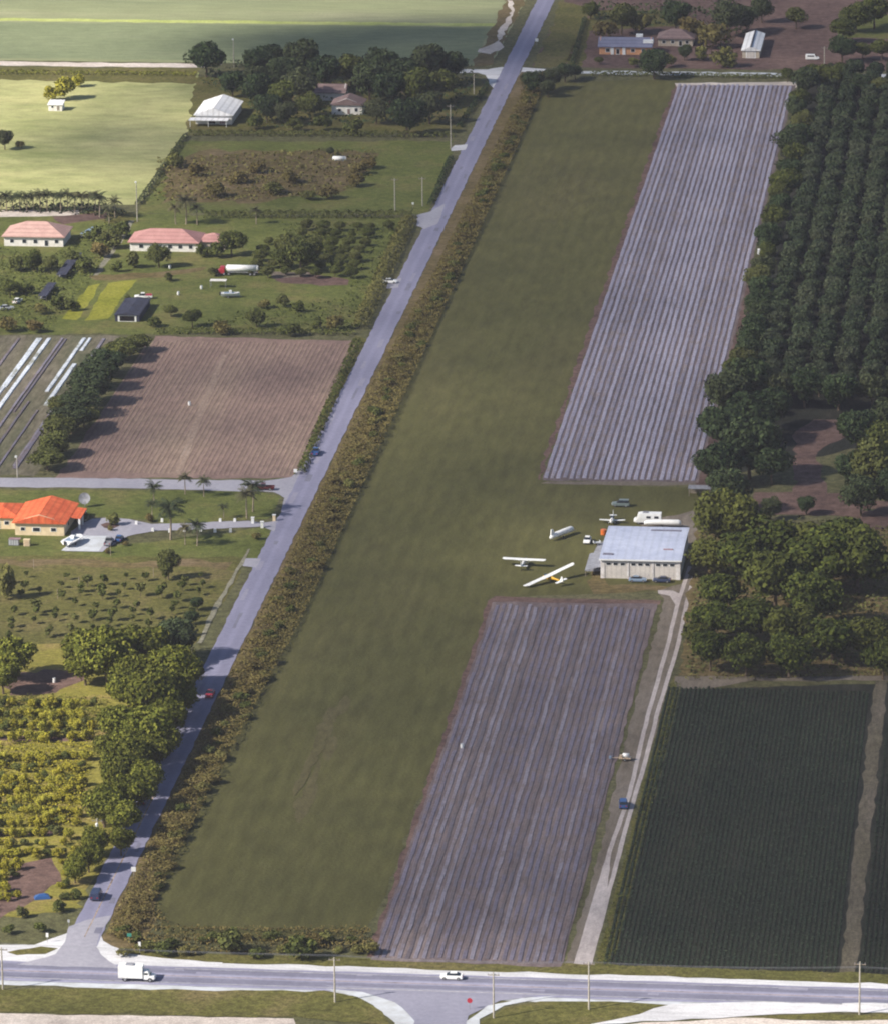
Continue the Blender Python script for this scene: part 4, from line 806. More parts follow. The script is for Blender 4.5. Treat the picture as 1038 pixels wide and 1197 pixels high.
def car(label, loc, rz, col, kind='sedan', cat='car', top=None):
    t = thing('parked_car' if kind != 'pickup' else 'pickup_truck', label, cat, loc, rz); b = MB(); gl = MB()
    if kind == 'sedan':
        b.loft([rr(-2.25, .42, .72, .72, .66), rr(-2.12, .3, .92, .84, .78), rr(-1.2, .26, .98, .88, .82), rr(.9, .26, .96, .88, .82), rr(1.9, .28, .82, .86, .76), rr(2.25, .4, .64, .7, .62)])
        gl.loft([rr(-1.75, .93, .97, .74, .70), rr(-1.0, .93, 1.38, .76, .58), rr(.25, .93, 1.38, .76, .58), rr(1.05, .93, .97, .74, .70)]); b.box((-.38, 0, 1.4), (1.35, 1.16, .06))
    elif kind == 'suv':
        b.loft([rr(-2.3, .45, .95, .82, .78), rr(-2.2, .34, 1.1, .92, .86), rr(.9, .34, 1.1, .92, .86), rr(1.95, .36, 1.0, .9, .8), rr(2.3, .48, .8, .8, .7)])
        gl.loft([rr(-2.2, 1.07, 1.12, .84, .82), rr(-2.0, 1.07, 1.75, .84, .70), rr(.3, 1.07, 1.75, .84, .70), rr(1.05, 1.07, 1.12, .84, .82)]); b.box((-.85, 0, 1.77), (2.45, 1.4, .07))
        for sy in (-1, 1):
            for x in (-2.05, -1.0): b.tube((x, sy*.86, 1.1), (x+.1, sy*.7, 1.75), .05, .05, 5)
    elif kind == 'van':
        b.loft([rr(-2.4, .45, 1.75, .9, .84), rr(-2.3, .34, 1.95, .95, .86), rr(.8, .34, 1.95, .95, .86), rr(1.6, .34, 1.15, .93, .82), rr(2.4, .45, .9, .84, .72)])
        gl.loft([rr(.86, 1.2, 1.9, .80, .76), rr(1.62, 1.16, 1.2, .82, .80)])
        for sy in (-1, 1): gl.box((-.5, sy*.93, 1.5), (2.4, .1, .5))
    else:
        b.loft([rr(-.55, .4, 1.0, .92, .86), rr(1.2, .4, 1.02, .92, .86), rr(2.3, .42, .95, .9, .8), rr(2.6, .5, .8, .8, .7)])
        b.box((-1.65, 0, .55), (2.2, 1.76, .26)); b.box((-1.65, -.86, .8), (2.2, .1, .42)); b.box((-1.65, .86, .8), (2.2, .1, .42)); b.box((-2.72, 0, .74), (.1, 1.8, .5))
        gl.loft([rr(-.5, 1.0, 1.05, .82, .8), rr(-.4, 1.0, 1.68, .82, .68), rr(.6, 1.0, 1.68, .82, .68), rr(1.25, 1.0, 1.05, .82, .8)]); b.box((.1, 0, 1.7), (1.1, 1.36, .07))
    b.build('body', top and [col] or col, t, False); gl.build('window', M['glass'], t)
    xf, xr_ = {'sedan': (2.18, -2.2), 'suv': (2.24, -2.26), 'van': (2.34, -2.38), 'pickup': (2.52, -2.76)}[kind]
    lights(t, xf, xr_, .6, .66 if kind == 'sedan' else .78); wheels(t, (-1.4, 1.4) if kind != 'pickup' else (-1.75, 1.7), .8, .33 if kind == 'sedan' else .38)
    MB().box((xf-.02, 0, .5), (.16, 1.5, .14)).build('bumper', M['steel'] if kind == 'pickup' else M['greymetal'], t)
    return t
UP, DN = PI/2, -PI/2
def onroad(x, y, lane): q = g(x, y); q.x = -191.1+lane*1.65; q.z = .1; return q
V = lambda x, y: g(x, y)+Vector((0, 0, .08))
car('dark blue pickup with pale bonnet driving on the road near the middle junction', onroad(368, 531, -1), UP, M['blue'], 'pickup', 'pickup truck')
MB().box((2.0, 0, 1.05), (.9, 1.5, .06)).build('bonnet', M['white'], COL.objects['pickup_truck'])
car('bright red car on the road beside the olive trees', onroad(246, 814, 1), DN, M['red'])
car('black car half in tree shade at the left road edge', onroad(166, 939, -1), UP, M['black'])
car('dark navy van on the road close to the highway junction', onroad(114, 1050, -.9), UP, M['navy'], 'van', 'van')
car('white car stopped on the short driveway left of the road', V(456, 331), 0, M['white'])
car('long low white car driving on the highway', V(528, 1144.5), PI, M['white'])
car('blue car parked on the farm track beside the mulched field', V(728, 943), UP+.1, M['blue'], 'suv')
car('maroon pickup waiting at the middle road entrance', V(309, 572.5), PI, M['maroon'], 'pickup', 'pickup truck')
car('greenish grey jeep on the grass behind the hangar', V(725, 592), PI, M['greenish'], 'suv', 'jeep')
car('white car with dark windscreen on the grass left of the hangar', V(686, 634), DN, M['white'], 'sedan')
car('pale blue and white sedan parked before the middle hangar door', V(745, 680), 0, M['bluegrey'], 'sedan')
MB().box((.45, 0, 1.02), (.9, 1.3, .05)).build('sunshade', M['white'], [o for o in COL.objects if o.name.startswith('parked_car')][-1])
car('dark navy sedan parked before the right hangar door', V(773, 680.5), PI, M['navy'], 'sedan')
car('dark maroon car in the shadow at the right side of the hangar', V(803, 652), UP, M['maroon'], 'sedan')
car('blue car parked at the end of the concrete slab by the loop drive', V(140, 632), UP, M['blue'], 'sedan')
car('grey pickup on the concrete slab beside the blue car', V(128, 636), UP, M['greymetal'], 'pickup', 'pickup truck')
car('white car among bushes at the left edge of the yard', V(21, 354), UP-.2, M['white'], 'sedan')
car('silver car parked under the left yard bushes below the white one', V(8, 362), .3, M['silver'], 'sedan')
car('white van parked at the far bare yard near the tall pole', V(949, 70), 0, M['white'], 'van', 'van')
car('white pickup with red load standing behind the navy shade house', V(168, 349), PI+.1, M['white'], 'pickup', 'pickup truck')
MB().box((-1.65, 0, 1.0), (1.9, 1.5, .55)).build('load', M['red'], [o for o in COL.objects if o.name.startswith('pickup_truck')][-1])
# box truck on the highway
bt = thing('box_truck', 'white box truck driving right on the highway near the junction', 'truck', V(160, 1146), 0)
MB().box((-1.0, 0, 2.0), (4.9, 2.3, 2.5)).build('cargo_box', M['white'], bt); MB().box((-.4, 0, .66), (6.4, 1.0, .2)).build('chassis', M['greymetal'], bt)
cb = MB().loft([rr(1.6, .5, 2.2, 1.0, .9), rr(2.5, .5, 2.2, 1.0, .9), rr(2.95, .5, 1.35, 1.0, .9), rr(3.7, .55, 1.2, .95, .8), rr(3.85, .6, 1.0, .85, .75)]).build('cab', M['white'], bt)
MB().loft([rr(2.42, 1.35, 2.12, .9, .82), rr(2.98, 1.36, 1.4, .92, .88)]).build('windshield', M['glass'], cb)
for sy in (-1, 1): MB().box((2.1, sy*.97, 1.65), (.7, .08, .5)).build('side_window', M['glass'], cb)
MB().box((-1.2, 0, 3.35), (1.6, 1.2, .2)).build('roof_vent', M['greymetal'], bt)
wheels(bt, (-2.1, 2.9), .95, .45, .3); lights(bt, 3.8, -3.46, .7, .85, .9)
# semitrailer in the yard
st = thing('tanker_truck', 'red cabbed lorry with long white tank trailer parked in the yard', 'lorry', V(280, 321.5), PI)
MB().tube((-5.6, 0, 2.1), (3.6, 0, 2.1), 1.0, 1.0, 16).tube((3.6, 0, 2.1), (3.95, 0, 2.1), 1.0, .6, 16).tube((-5.6, 0, 2.1), (-5.95, 0, 2.1), 1.0, .6, 16).build('tank', M['white'], st, True)
MB().box((-1.2, 0, .95), (9.2, 1.0, .25)).build('chassis', M['greymetal'], st)
cb = MB().loft([rr(4.3, .6, 2.6, 1.15, 1.05), rr(5.6, .6, 2.6, 1.15, 1.05), rr(5.8, .6, 1.7, 1.15, 1.0), rr(7.0, .65, 1.55, 1.0, .9), rr(7.15, .7, 1.3, .9, .8)]).build('cab', M['red'], st)
MB().loft([rr(5.58, 1.75, 2.5, 1.0, .92), rr(5.84, 1.74, 1.8, 1.02, 1.0)]).build('windshield', M['glass'], cb)
wheels(st, (-4.8, -3.6, 3.0, 4.4, 6.4), 1.0, .5, .3); lights(st, 7.1, -5.95, .75, 1.0, 1.0)
# motorhome and white trailers behind the hangar
mh = thing('motorhome', 'white motorhome with dark windscreen parked behind the hangar', 'motorhome', V(757, 612), PI)
MB().loft([rr(-3.4, .5, 2.85, 1.15, 1.08), rr(1.6, .5, 2.85, 1.15, 1.08), rr(2.5, .5, 2.7, 1.12, 1.0), rr(2.9, .5, 1.5, 1.1, 1.0), rr(3.6, .6, 1.15, 1.0, .9)]).build('body', M['white'], mh)
MB().loft([rr(2.45, 1.55, 2.5, .95, .88), rr(2.95, 1.5, 1.6, .98, .95)]).build('windshield', M['glass'], mh)
for sy in (-1, 1):
    for x in (-2.2, -.2): MB().box((x, sy*1.13, 1.9), (1.1, .1, .6)).build('side_window', M['glass'], mh)
MB().box((.6, 0, 2.95), (1.4, 1.1, .2)).build('roof_vent', M['greymetal'], mh); wheels(mh, (-2.1, 2.4), 1.0, .38); lights(mh, 3.55, -3.42, .75, .8, .9)
def gtrailer(label, loc, rz, L=9.0, fin=True):
    t = thing('glider_trailer', label, 'trailer', loc, rz)
    rings = []
    for x, w, h in [(-L/2, .35, .9), (-L/2+.6, .55, 1.15), (-L/4, .7, 1.4), (L/5, .78, 1.5), (L/2-.7, .78, 1.5), (L/2-.2, .6, 1.3), (L/2, .35, 1.05)]:
        rings.append([(x, w*math.cos(2*PI*k/12), .55+h/2*1.0+h/2*math.sin(2*PI*k/12)) for k in range(12)])
    MB().loft(rings).build('body', M['white'], t, True)
    if fin: MB().add([(-L/2+.1, -.16, 1.4), (-L/2+1.7, -.16, 1.6), (-L/2+.9, -.1, 3.0), (-L/2+.2, -.1, 3.0), (-L/2+.1, .16, 1.4), (-L/2+1.7, .16, 1.6), (-L/2+.9, .1, 3.0), (-L/2+.2, .1, 3.0)], [(0, 1, 2, 3), (7, 6, 5, 4), (0, 4, 5, 1), (1, 5, 6, 2), (2, 6, 7, 3), (3, 7, 4, 0)]).build('tail_box', M['white'], t)
    MB().tube((L/2-.1, 0, .65), (L/2+1.3, 0, .5), .06).build('tow_bar', M['steel'], t); wheels(t, (-.3,), .78, .3)
    return t
p0, p1 = g(643, 629, .9), g(669, 619.5, .9); d = p1-p0
gtrailer('long rounded white trailer with upright tail box, alone on the runway grass', (p0.x/2+p1.x/2, p0.y/2+p1.y/2, .05), math.atan2(d.y, d.x), d.length)
gtrailer('long white trailer lying across behind the right half of the hangar roof', V(774, 616.5), 0, 9.4, False)
# boat on trailer by the loop drive
def boat(label, loc, rz, L, W_):
    t = thing('boat_on_trailer', label, 'boat', loc, rz); rings = []
    for x, k in [(-.5, .8), (-.3, 1), (.1, 1), (.3, .8), (.42, .5), (.5, .08)]:
        w = W_/2*k; rings.append([(x*L, -w*.55, .7), (x*L, w*.55, .7), (x*L, w, 1.45+(.15 if x > .3 else 0)), (x*L, -w, 1.45+(.15 if x > .3 else 0))])
    MB().loft(rings).build('hull', M['white'], t)
    MB().box((-.08*L, 0, 1.5), (L*.5, W_*.62, .1)).build('deck', M['bluegrey'], t); MB().box((.0, 0, 1.85), (L*.14, W_*.3, .7)).build('console', M['white'], t)
    MB().box((.1*L, 0, 2.15), (.08, W_*.34, .35)).build('windscreen', M['blueglass'], t); MB().box((-.54*L, 0, 1.3), (.4, .4, 1.0)).build('outboard_motor', M['black'], t)
    MB().box((0, 0, .5), (L*.9, .9, .12)).tube((.45*L, 0, .5), (.62*L, 0, .45), .05).build('trailer_frame', M['steel'], t); wheels(t, (-.12*L,), W_*.36, .3); return t
boat('white boat with blue deck on a trailer beside the orange roofed house', V(86, 636), UP-.35, 7.5, 3.6)
boat('white boat on a trailer in the middle of the upper yard', V(270, 348), .12, 5.6, 2.2)
aw = thing('awning', 'pale flat awning on posts behind the yard boat', 'awning', V(256, 336)); MB().box((0, 0, 2.2), (4.9, 2.4, .12)).build('canopy', M['wallwhite'], aw)
for sx in (-2.3, 2.3):
    for sy in (-1.1, 1.1): MB().tube((sx, sy, 0), (sx, sy, 2.14), .06).build('post', M['steel'], aw)
q = g(397, 188); tk = thing('water_tank', 'low white tank lying in the scrub field', 'tank', q); MB().tube((-2.0, 0, .8), (2.0, 0, .8), .8, .8, 14).tube((2, 0, .8), (2.3, 0, .8), .8, .45, 14).tube((-2, 0, .8), (-2.3, 0, .8), .8, .45, 14).build('shell', M['white'], tk, True)
for sx in (-1.2, 1.2): MB().box((sx, 0, .2), (.3, 1.3, .4)).build('cradle', M['greymetal'], tk)
# pump trailer at the lower field edge
q = V(730, 889); pt = thing('pump_trailer', 'small pale pump trailer with white tank at the edge of the lower mulched field', 'trailer', q, PI)
MB().box((0, 0, .6), (2.6, 1.6, .15)).tube((1.3, 0, .6), (3.1, 0, .5), .06).build('frame', M['tan'], pt); MB().tube((-.9, .0, 1.15), (.5, 0, 1.15), .5, .5, 12).build('tank', M['white'], pt, True); MB().box((.85, .3, 1.0), (.6, .7, .7)).build('engine', M['tan'], pt); wheels(pt, (0,), .85, .33)
MB().box((3.3, 0, .6), (.5, .5, .5)).build('hose_reel', M['bluegrey'], pt)
# little cart and orange drum left of the hangar
q = V(697, 637); ct = thing('garden_cart', 'small grey two wheeled cart between the white car and the hangar', 'cart', q, .4); MB().box((0, 0, .6), (1.8, 1.1, .12)).box((-.85, 0, .85), (.08, 1.1, .4)).box((.85, 0, .85), (.08, 1.1, .4)).tube((.9, 0, .6), (1.9, 0, .8), .04).build('tray', M['silver'], ct); wheels(ct, (0,), .6, .28)
q = V(705, 625); dr = thing('fuel_drum', 'orange drum standing left behind the hangar', 'drum', q); MB().tube((0, 0, 0), (0, 0, 1.3), .75, .75, 16).tube((0, 0, .4), (0, 0, .46), .78, .78, 16).tube((0, 0, .85), (0, 0, .91), .78, .78, 16).build('drum_body', M['orange'], dr); MB().tube((.3, 0, 1.3), (.3, 0, 1.38), .12).build('cap', M['black'], dr)
q = V(819, 647); bx = thing('gas_bottle', 'white gas bottle at the wood edge right of the hangar', 'gas bottle', q); MB().tube((0, 0, .1), (0, 0, 1.5), .4, .4, 12).tube((0, 0, 1.5), (0, 0, 1.75), .4, .12, 12).build('cylinder', M['white'], bx, True); MB().tube((0, 0, 1.75), (0, 0, 1.95), .08).build('valve', M['steel'], bx)
# white hives / boxes beside the grove
for (x, y, l) in [(891, 286, 'white round water butt at the grove edge, the farther of two'), (888, 297, 'white round water butt at the grove edge, the nearer of two')]:
    t = thing('water_butt', l, 'water butt', V(x, y)); MB().tube((0, 0, 0), (0, 0, 1.5), .9, .8, 14).build('tub', M['silver'], t); MB().tube((0, 0, 1.5), (0, 0, 1.62), .86, .5, 14).build('lid', M['white'], t)

# ---------------------------------------------------------------- aircraft (nose along +X)
def ellipse(x, w, h, z, n=12): return [(x, w*math.cos(2*PI*k/n), z+h*math.sin(2*PI*k/n)) for k in range(n)]
def wing_mesh(span, croot, ctip, x0, z, dih=.02, th=.11, round_=True):
    b = MB(); st = [-1, -.985, -.95, -.6, -.25, 0, .25, .6, .95, .985, 1]; rings = []
    for s_ in st:
        a = abs(s_); c = croot+(ctip-croot)*max(0, (a-.3)/.7); 
        if round_ and a > .96: c *= .82 if a < .99 else .45
        y = s_*span/2; zz = z+dih*abs(y); xo = x0+(croot-c)*.15; t = th*c
        rings.append([(xo-c*.65, y, zz), (xo-c*.2, y, zz-t*.25), (xo+c*.25, y, zz-t*.35), (xo+c*.35, y, zz+.02), (xo+c*.22, y, zz+t*.65), (xo-c*.15, y, zz+t*.55)])
    return b.loft(rings)
def aeroplane(label, loc, rz, span, chord, L, fus, wing, high=True, roll=0.0, glider=False, cat='aeroplane', tip=None, nose=2.0):
    t = thing('light_aircraft' if not glider else 'glider', label, cat, loc, rz); t.rotation_euler = (roll, 0, rz)
    zf = .95 if not glider else .75; tl = L-nose; k = .95 if glider else 1
    sec = [(nose, .12, .14, zf), (nose-.25, .42, .45, zf), (nose-1.0, .5, .56, zf+.05), (nose-1.9, .53, .66, zf+.12), (nose-3.0, .5, .62, zf+.12), (nose-4.2, .32, .38, zf+.18), (-tl+.8, .16, .2, zf+.28), (-tl, .05, .14, zf+.32)]
    if glider: sec = [(nose, .1, .1, zf-.1), (nose-.4, .32, .36, zf-.04), (nose-1.3, .42, .56, zf+.05), (nose-2.6, .42, .66, zf+.12), (nose-3.4, .34, .5, zf+.2), (nose-4.4, .22, .3, zf+.24), (-tl+.8, .12, .16, zf+.28), (-tl, .05, .12, zf+.3)]
    MB().loft([ellipse(*s_) for s_ in sec]).build('fuselage', fus, t, True)
    zw = zf+.82 if high else zf-.3
    wo = wing_mesh(span, chord, tip or chord*.85, nose-2.0-.3*chord, zw, .015 if high else .06).build('wing', wing, t)
    for sy in (-1, 1): MB().box((nose-2.0-.3*chord-chord*.56, sy*span*.34, zw+.015*span*.34+.035), (chord*.2, span*.24, .03)).build('aileron', wing, wo)
    if high:
        for sy in (-1, 1): MB().tube((nose-2.0, sy*.45, zf-.25), (nose-2.1, sy*span*.24, zw), .05, .05, 6).build('wing_strut', wing, t)
    wing_mesh(span*.29 if not glider else 3.4, 1.0, .75, -tl+.6, zf+.35, 0, .07).build('tailplane', wing, t)
    MB().add([(-tl+1.0, -.05, zf+.35), (-tl-.15, -.04, zf+.2), (-tl-.25, -.03, zf+1.55), (-tl+.2, -.03, zf+1.6), (-tl+1.0, .05, zf+.35), (-tl-.15, .04, zf+.2), (-tl-.25, .03, zf+1.55), (-tl+.2, .03, zf+1.6)], [(0, 1, 2, 3), (7, 6, 5, 4), (0, 4, 5, 1), (1, 5, 6, 2), (2, 6, 7, 3), (3, 7, 4, 0)]).build('fin', wing if glider else fus, t)
    if glider: MB().loft([ellipse(nose-.55, .26, .2, zf+.35), ellipse(nose-1.2, .37, .36, zf+.45), ellipse(nose-2.2, .36, .34, zf+.5)]).build('canopy', M['blueglass'], t, True)
    else:
        MB().add([(nose-1.25, -.44, zf+.45), (nose-1.25, .44, zf+.45), (nose-1.75, .4, zf+.84), (nose-1.75, -.4, zf+.84), (nose-3.1, .48, zf+.35), (nose-3.1, -.48, zf+.35), (nose-2.9, .4, zf+.84), (nose-2.9, -.4, zf+.84)], [(0, 1, 2, 3), (1, 4, 6, 2), (0, 3, 7, 5), (5, 7, 6, 4), (3, 2, 6, 7)]).build('cockpit_window', M['glass'], t)
        pp = MB().tube((nose, 0, zf), (nose+.25, 0, zf), .13, .04, 8).build('spinner', M['steel'], t); MB().box((nose+.1, 0, zf), (.05, .14, 1.8)).build('propeller', M['black'], pp)
    if glider: MB().tube((-.1, -.09, .22), (-.1, .09, .22), .24, .24, 12).build('wheel', M['tyre'], t)
    else:
        for sy in (-1, 1):
            MB().tube((nose-1.4, sy*.95, .28), (nose-1.4, sy*1.1, .28), .28, .28, 12).build('wheel', M['tyre'], t); MB().tube((nose-1.4, sy*1.0, .28), (nose-1.5, sy*.35, zf-.3), .06).build('landing_leg', fus, t)
        MB().tube((-tl+.2, -.05, .14), (-tl+.2, .05, .14), .14, .14, 10).tube((-tl+.2, 0, .14), (-tl+.4, 0, zf+.1), .04).build('tail_wheel', M['tyre'], t)
    return t
p0, p1 = g(588, 650.5, 2), g(638, 653, 2); m = (p0+p1)/2; a = math.atan2((p1-p0).y, (p1-p0).x)
aeroplane('white high wing aeroplane seen from behind on the runway grass', (m.x, m.y-.2, .05), a+PI/2, (p1-p0).length, 1.75, 7.0, M['white'], M['white'])
p0, p1 = g(613, 684, .35), g(671, 657, 3.1); m = (p0+p1)/2; a = math.atan2((p1-p0).y, (p1-p0).x); hl = math.hypot((p1-p0).x, (p1-p0).y)
tq = g(657, 682, .8); hd = math.atan2(m.y-tq.y, m.x-tq.x)
gl_ = aeroplane('glider with long white wing, yellow body and one wing tip on the grass', (m.x+.2, m.y-1.0, .2), a+PI/2, (p1-p0).length, 1.55, 7.6, M['yellowp'], M['white'], True, 0, True, 'glider', 1.0, 2.6)
gl_.rotation_euler = (-math.atan2(2.75, hl), 0, a+PI/2); gl_.rotation_mode = 'XYZ'
p = g(715, 612); aeroplane('white low wing aeroplane partly hidden behind the left end of the hangar', (p.x, p.y, .05), DN, 6.6, 1.2, 5.6, M['white'], M['white'], False)

# ---------------------------------------------------------------- poles, signs, small roadside things
def pole(label, px, py, h, group=None, arm=True, lamp=None, mat='palewood', trans=False, dz=None):
    q = g(px, py); t = thing('utility_pole' if not lamp else 'lamp_pole', label, 'utility pole' if not lamp else 'lamp pole', q, 0, group)
    MB().tube((0, 0, 0), (0, 0, h), .2, .13, 8).build('post', M[mat], t)
    if arm:
        ca = MB().box((0, .12, h-.6), (2.3, .12, .16)).build('crossarm', M['wood'], t)
        for x in (-1.0, -.35, .35, 1.0): MB().tube((x, .12, h-.52), (x, .12, h-.25), .06, .05, 6).build('insulator', M['greymetal'], ca)
    if trans: MB().tube((0, -.42, h-2.2), (0, -.42, h-1.0), .32, .32, 12).tube((0, -.42, h-1.0), (0, -.42, h-.9), .32, .2, 12).build('transformer', M['white'], t)
    if lamp:
        br = MB().tube((0, 0, h-.2), (0, -.9, h), .06).build('bracket', M['steel'], t); MB().box((0, -1.1, h), (.5, .8, .4)).build('lamp_head', M['white'], br)
    return t
PG = 'utility poles along the highway'
for px, py, h, l in [(4, 1157, 9, 'wooden utility pole at the left edge of the highway'), (392, 1172, 9.5, 'utility pole at the left mouth of the side road'), (577, 1190, 9.5, 'utility pole on the grass right of the side road'), (688, 1180, 10, 'utility pole opposite the farm track entrance'), (1004, 1186, 11, 'tall utility pole near the right edge of the highway')]: pole(l, px, py, h, None)
pole('utility pole with white transformer beside the nursery', 115, 991, 6.6, None, True, None, 'palewood', True)
pole('utility pole in the field left of the bent driveway', 462, 246, 10.5); pole('utility pole by the road at the bent driveway', 494, 241, 9.5); pole('utility pole at the hedge end near the upper driveway', 527, 174, 15)
pole('bare pole at the far corner of the upper wood', 554, 110, 7, None, False); pole('tall pole beside the far bare yard', 963, 82, 8.5, None, True)
pole('tall lamp pole with white head beside the yard path', 161, 259, 13, None, False, True); pole('lamp pole with white head at the far road', 274, 79, 10.5, None, False, True); pole('lamp pole by the middle road at the white film strips', 21, 558, 6, None, False, True); pole('bare pole left of the far road lamp', 259, 76, 5.5, None, False)
wz = []
P_ = [g(-120, 1150), g(392, 1172), g(688, 1180), g(1004, 1186), g(1320, 1192)]
cab = MB()
for i in range(4):
    for dx in (-1.0, .35, 1.0):
        prev = None
        for k in range(9):
            tt = k/8; q = P_[i].lerp(P_[i+1], tt); q = Vector((q.x, q.y+dx*.1, 9.9-1.0*4*tt*(1-tt)*.6+dx*.1))
            if prev: cab.tube(prev, q, .014, .014, 4)
            prev = q
tag(cab.build('power_cables', M['greymetal']), 'thin power cables slung between the highway poles', 'power cables')
def sign(label, px, py, h, w, ph, mat, round_=False):
    t = thing('road_sign', label, 'road sign', g(px, py), 0); MB().tube((0, 0, 0), (0, 0, h), .05).build('post', M['steel'], t)
    if round_: MB().tube((0, -.06, h-.1), (0, -.1, h-.1), w/2, w/2, 8).build('panel', M[mat], t)
    else: MB().box((0, -.08, h-.1), (w, .05, ph)).build('panel', M[mat], t)
sign('white sign at the right edge of the road above the junction', 157, 1027, 2.2, 1.0, 1.0, 'white'); sign('small green sign in the brush at the highway corner', 152, 1103, 2.0, .9, .7, 'teal'); sign('white post sign at the highway corner brush', 164, 1115, 2.2, .5, 1.0, 'white')
sign('white marker sign left at the junction shoulder', 56, 1102, 1.8, .5, .9, 'white'); sign('small grey marker at the upper left junction corner', 81, 1084, 1.5, .45, .6, 'silver'); sign('white sign beside the far end of the road', 627, 54, 2.4, 1.1, 1.1, 'white')
sign('white sign on the corner of the middle road', 346, 559, 2.2, .9, .9, 'white'); sign('red and white sign at the side road mouth', 549, 1180, 2.0, 1.1, .6, 'red', True)
sign('white box sign at the bent driveway', 483, 243, 1.6, .6, .7, 'white')
WP = 'white posts lining the drive'
for px, py in [(160, 613), (179, 621), (190, 610), (199, 622), (216, 621), (235, 621), (252, 622), (258, 610), (270, 622), (275, 610)]:
    t = thing('bollard', 'small white stone post at the edge of the loop drive', 'bollard', g(px, py), 0, WP); MB().box((0, 0, .45), (.7, .6, .9), 0, 0, .8).build('block', M['white'], t)
for px, py, l in [(307, 617, 'tall white gate pillar on the near side of the drive entrance'), (296, 612, 'white gate pillar on the inner side of the drive entrance'), (321, 609, 'yellowish gate pillar at the road edge of the drive')]:
    t = thing('gate_pillar', l, 'gate pillar', g(px, py)); MB().box((0, 0, .8), (.7, .7, 1.6)).build('shaft', M['white'] if 'yell' not in l else M['cream'], t); MB().box((0, 0, 1.66), (.9, .9, .12)).build('cap', M['white'], t)
# satellite dish
q = g(100, 592); sd = thing('satellite_dish', 'large pale mesh satellite dish behind the orange roofed house', 'satellite dish', q)
MB().tube((0, 0, 0), (0, 0, 1.6), .12).build('mast', M['steel'], sd); ds = MB(); rings = []
for k in range(6): r_ = k/5*1.5+.02; rings.append([(r_*math.cos(2*PI*j/20), -r_*r_*.16*-1, r_*math.sin(2*PI*j/20)) for j in range(20)])
o = ds.loft([[(x, -y, z) for x, y, z in r_] for r_ in rings], 0, False).build('reflector', M['greymetal'], sd, True, (0, -.3, 2.2), (-R(25), 0, 0))
for k in range(3): MB().tube((1.5*math.cos(k*2.09), -.4, 1.5*math.sin(k*2.09)), (0, -1.6, 0), .04, .04, 5).build('feed_strut', M['steel'], o)
# orchard stakes, small white bits in yards
for px, py in [(93, 686), (68, 700), (40, 665), (180, 675), (130, 650)]:
    t = tag(MB().tube((0, 0, 0), (0, 0, 2.6), .09, .07, 6).build('tree_stake', M['palebark'], None, False, g(px, py)), 'pale wooden stake standing in the young orchard', 'stake', 'stakes in the young orchard')
for px, py, l in [(199, 314, 'small white barrel near the middle of the upper yard'), (236, 338, 'white barrel left of the awning'), (209, 345, 'white barrel behind the navy shade house'), (64, 798, 'white bucket on the bare red patch'), (90, 865, 'white bucket on the nursery path'), (222, 474, 'white tub in the middle of the brown field'), (540, 875, 'white tub in the lower mulched field')]:
    t = thing('barrel', l, 'barrel', V(px, py)); MB().tube((0, 0, 0), (0, 0, .5), .35, .42, 12).tube((0, 0, .5), (0, 0, 1.0), .42, .35, 12).build('tub', M['white'], t); MB().tube((0, 0, 1.0), (0, 0, 1.06), .37, .37, 12).build('lid', M['silver'], t)
q = V(50, 1050); t = thing('tarp_pile', 'blue tarpaulin over a low pile on the nursery bare patch', 'tarpaulin', q, .3); MB().loft([[(-1.7, -1, 0), (1.7, -1, 0), (1.7, 1, 0), (-1.7, 1, 0)], [(-1.4, -.8, .5), (1.3, -.7, .6), (1.4, .7, .55), (-1.3, .8, .45)], [(-.7, -.3, .9), (.6, -.3, 1.0), (.6, .3, .95), (-.6, .3, .85)]]).build('sheet', M['blue'], t)
q = V(757, 700)

# ---------------------------------------------------------------- the hazy air
hz = MB().box((0, 900, 203), (2600, 3000, 408)); hm = bpy.data.materials.new('air'); hm.use_nodes = True; hn = hm.node_tree
for nd in list(hn.nodes):
    if nd.type == 'BSDF_PRINCIPLED': hn.nodes.remove(nd)
vo = hn.nodes.new('ShaderNodeVolumePrincipled'); vo.inputs['Color'].default_value = (.86, .84, 1, 1); vo.inputs['Density'].default_value = HAZE; vo.inputs['Anisotropy'].default_value = .2
hn.links.new(vo.outputs[0], [nd for nd in hn.nodes if nd.type == 'OUTPUT_MATERIAL'][0].inputs['Volume'])
if HAZE > 0: tag(hz.build('haze', hm), kind='stuff')
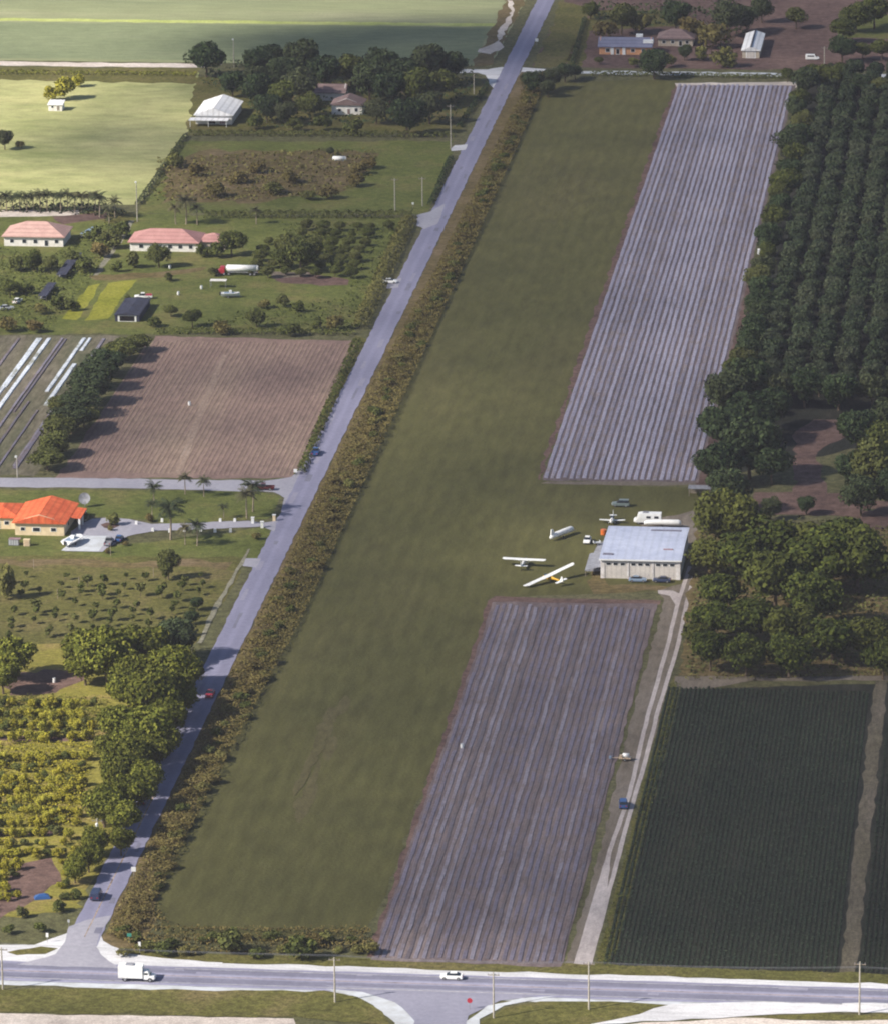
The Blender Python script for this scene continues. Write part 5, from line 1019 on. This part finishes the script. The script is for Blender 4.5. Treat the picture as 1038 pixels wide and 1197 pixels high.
# ---------------------------------------------------------------- unseen cloud layer added high above, puffs sized for the wanted ground shade
def shade_at(x, y):
    """wanted share of sunlight reaching the ground point"""
    T = .36
    for (cx_, cy_), rx, ry, v in LIT:
        d = math.hypot((x-cx_)/rx, (y-cy_)/ry); w = 1/(1+math.exp(min(60, (d-1)*7))); T = T*(1-w)+v*w
    return T
def pl(px, py): q = g(px, py); return (q.x, q.y)
LIT = [(pl(50, 150), 62, 115, 1.0), (pl(195, 150), 36, 85, .36), (pl(118, 168), 28, 26, .30), (pl(40, 215), 34, 22, 1.0), (pl(150, 225), 20, 14, .8), (pl(70, 120), 24, 14, .9),
       (pl(80, 25), 110, 75, .95), (pl(430, 5), 60, 18, .85), (pl(460, 52), 72, 44, .0), (pl(300, 110), 40, 40, .4), (pl(252, 132), 13, 18, .95), (pl(405, 122), 10, 12, .8),
       (pl(90, 305), 70, 65, .78), (pl(330, 330), 40, 50, .5), (pl(240, 475), 75, 75, .66), (pl(270, 440), 45, 15, .3), (pl(190, 498), 40, 15, .3), (pl(30, 470), 30, 80, .85),
       (pl(120, 480), 14, 70, .34), (pl(60, 605), 45, 22, 1.0), (pl(200, 600), 35, 25, .55), (pl(80, 690), 40, 45, .8), (pl(40, 930), 30, 110, 1.05), (pl(200, 810), 10, 55, .85), (pl(165, 900), 8, 30, .9), (pl(20, 1060), 30, 20, .85),
       (pl(519, 1165), 230, 24, .82), (pl(330, 960), 26, 60, .42), (pl(930, 680), 38, 45, .52), (pl(970, 300), 28, 120, .44), (pl(745, 650), 26, 26, .6), (pl(635, 645), 20, 28, .68)]
cl = MB(); ALT = 2300.0; k_ = ALT/SUN_DIR.z; off = Vector((SUN_DIR.x*k_, SUN_DIR.y*k_, 0)); st = 9.0
ico = []
for a, z, r_ in ((0, -.55, .75), (36, 0.0, 1.0), (0, .5, .7)):
    ico.append([(r_*math.cos(R(a+60*k)), r_*math.sin(R(a+60*k)), z) for k in range(6)])
for i in range(-76, 51):
    for j in range(95, 284):
        x, y = i*st*.9, j*st; x += (5 if j % 2 else 0); T = shade_at(x, y)
        if x < -480: T = max(T, .7)
        cov = 1-T; jx, jy = random.uniform(-2, 2), random.uniform(-2, 2)
        cov = max(0, min(1, cov)); r_ = math.sqrt((1.15*cov+1.5*cov**4)*st*st*.9/PI)*random.uniform(.94, 1.06)
        if r_ < 1.2: continue
        # ellipse squashed to present the wanted cover along the sun's direction
        c = off+Vector((x+jx, y+jy, ALT+random.uniform(-4, 4))); hz = r_*.35; q = .93
        cl.loft([[(c.x+a*r_*q, c.y+b*r_*q, c.z+z*hz) for a, b, z in ring] for ring in ico])
tag(cl.build('shade_cloud', paint('shade_cloud_white', (.88, .88, .9), 1, 0, .02), None, True), kind='structure')
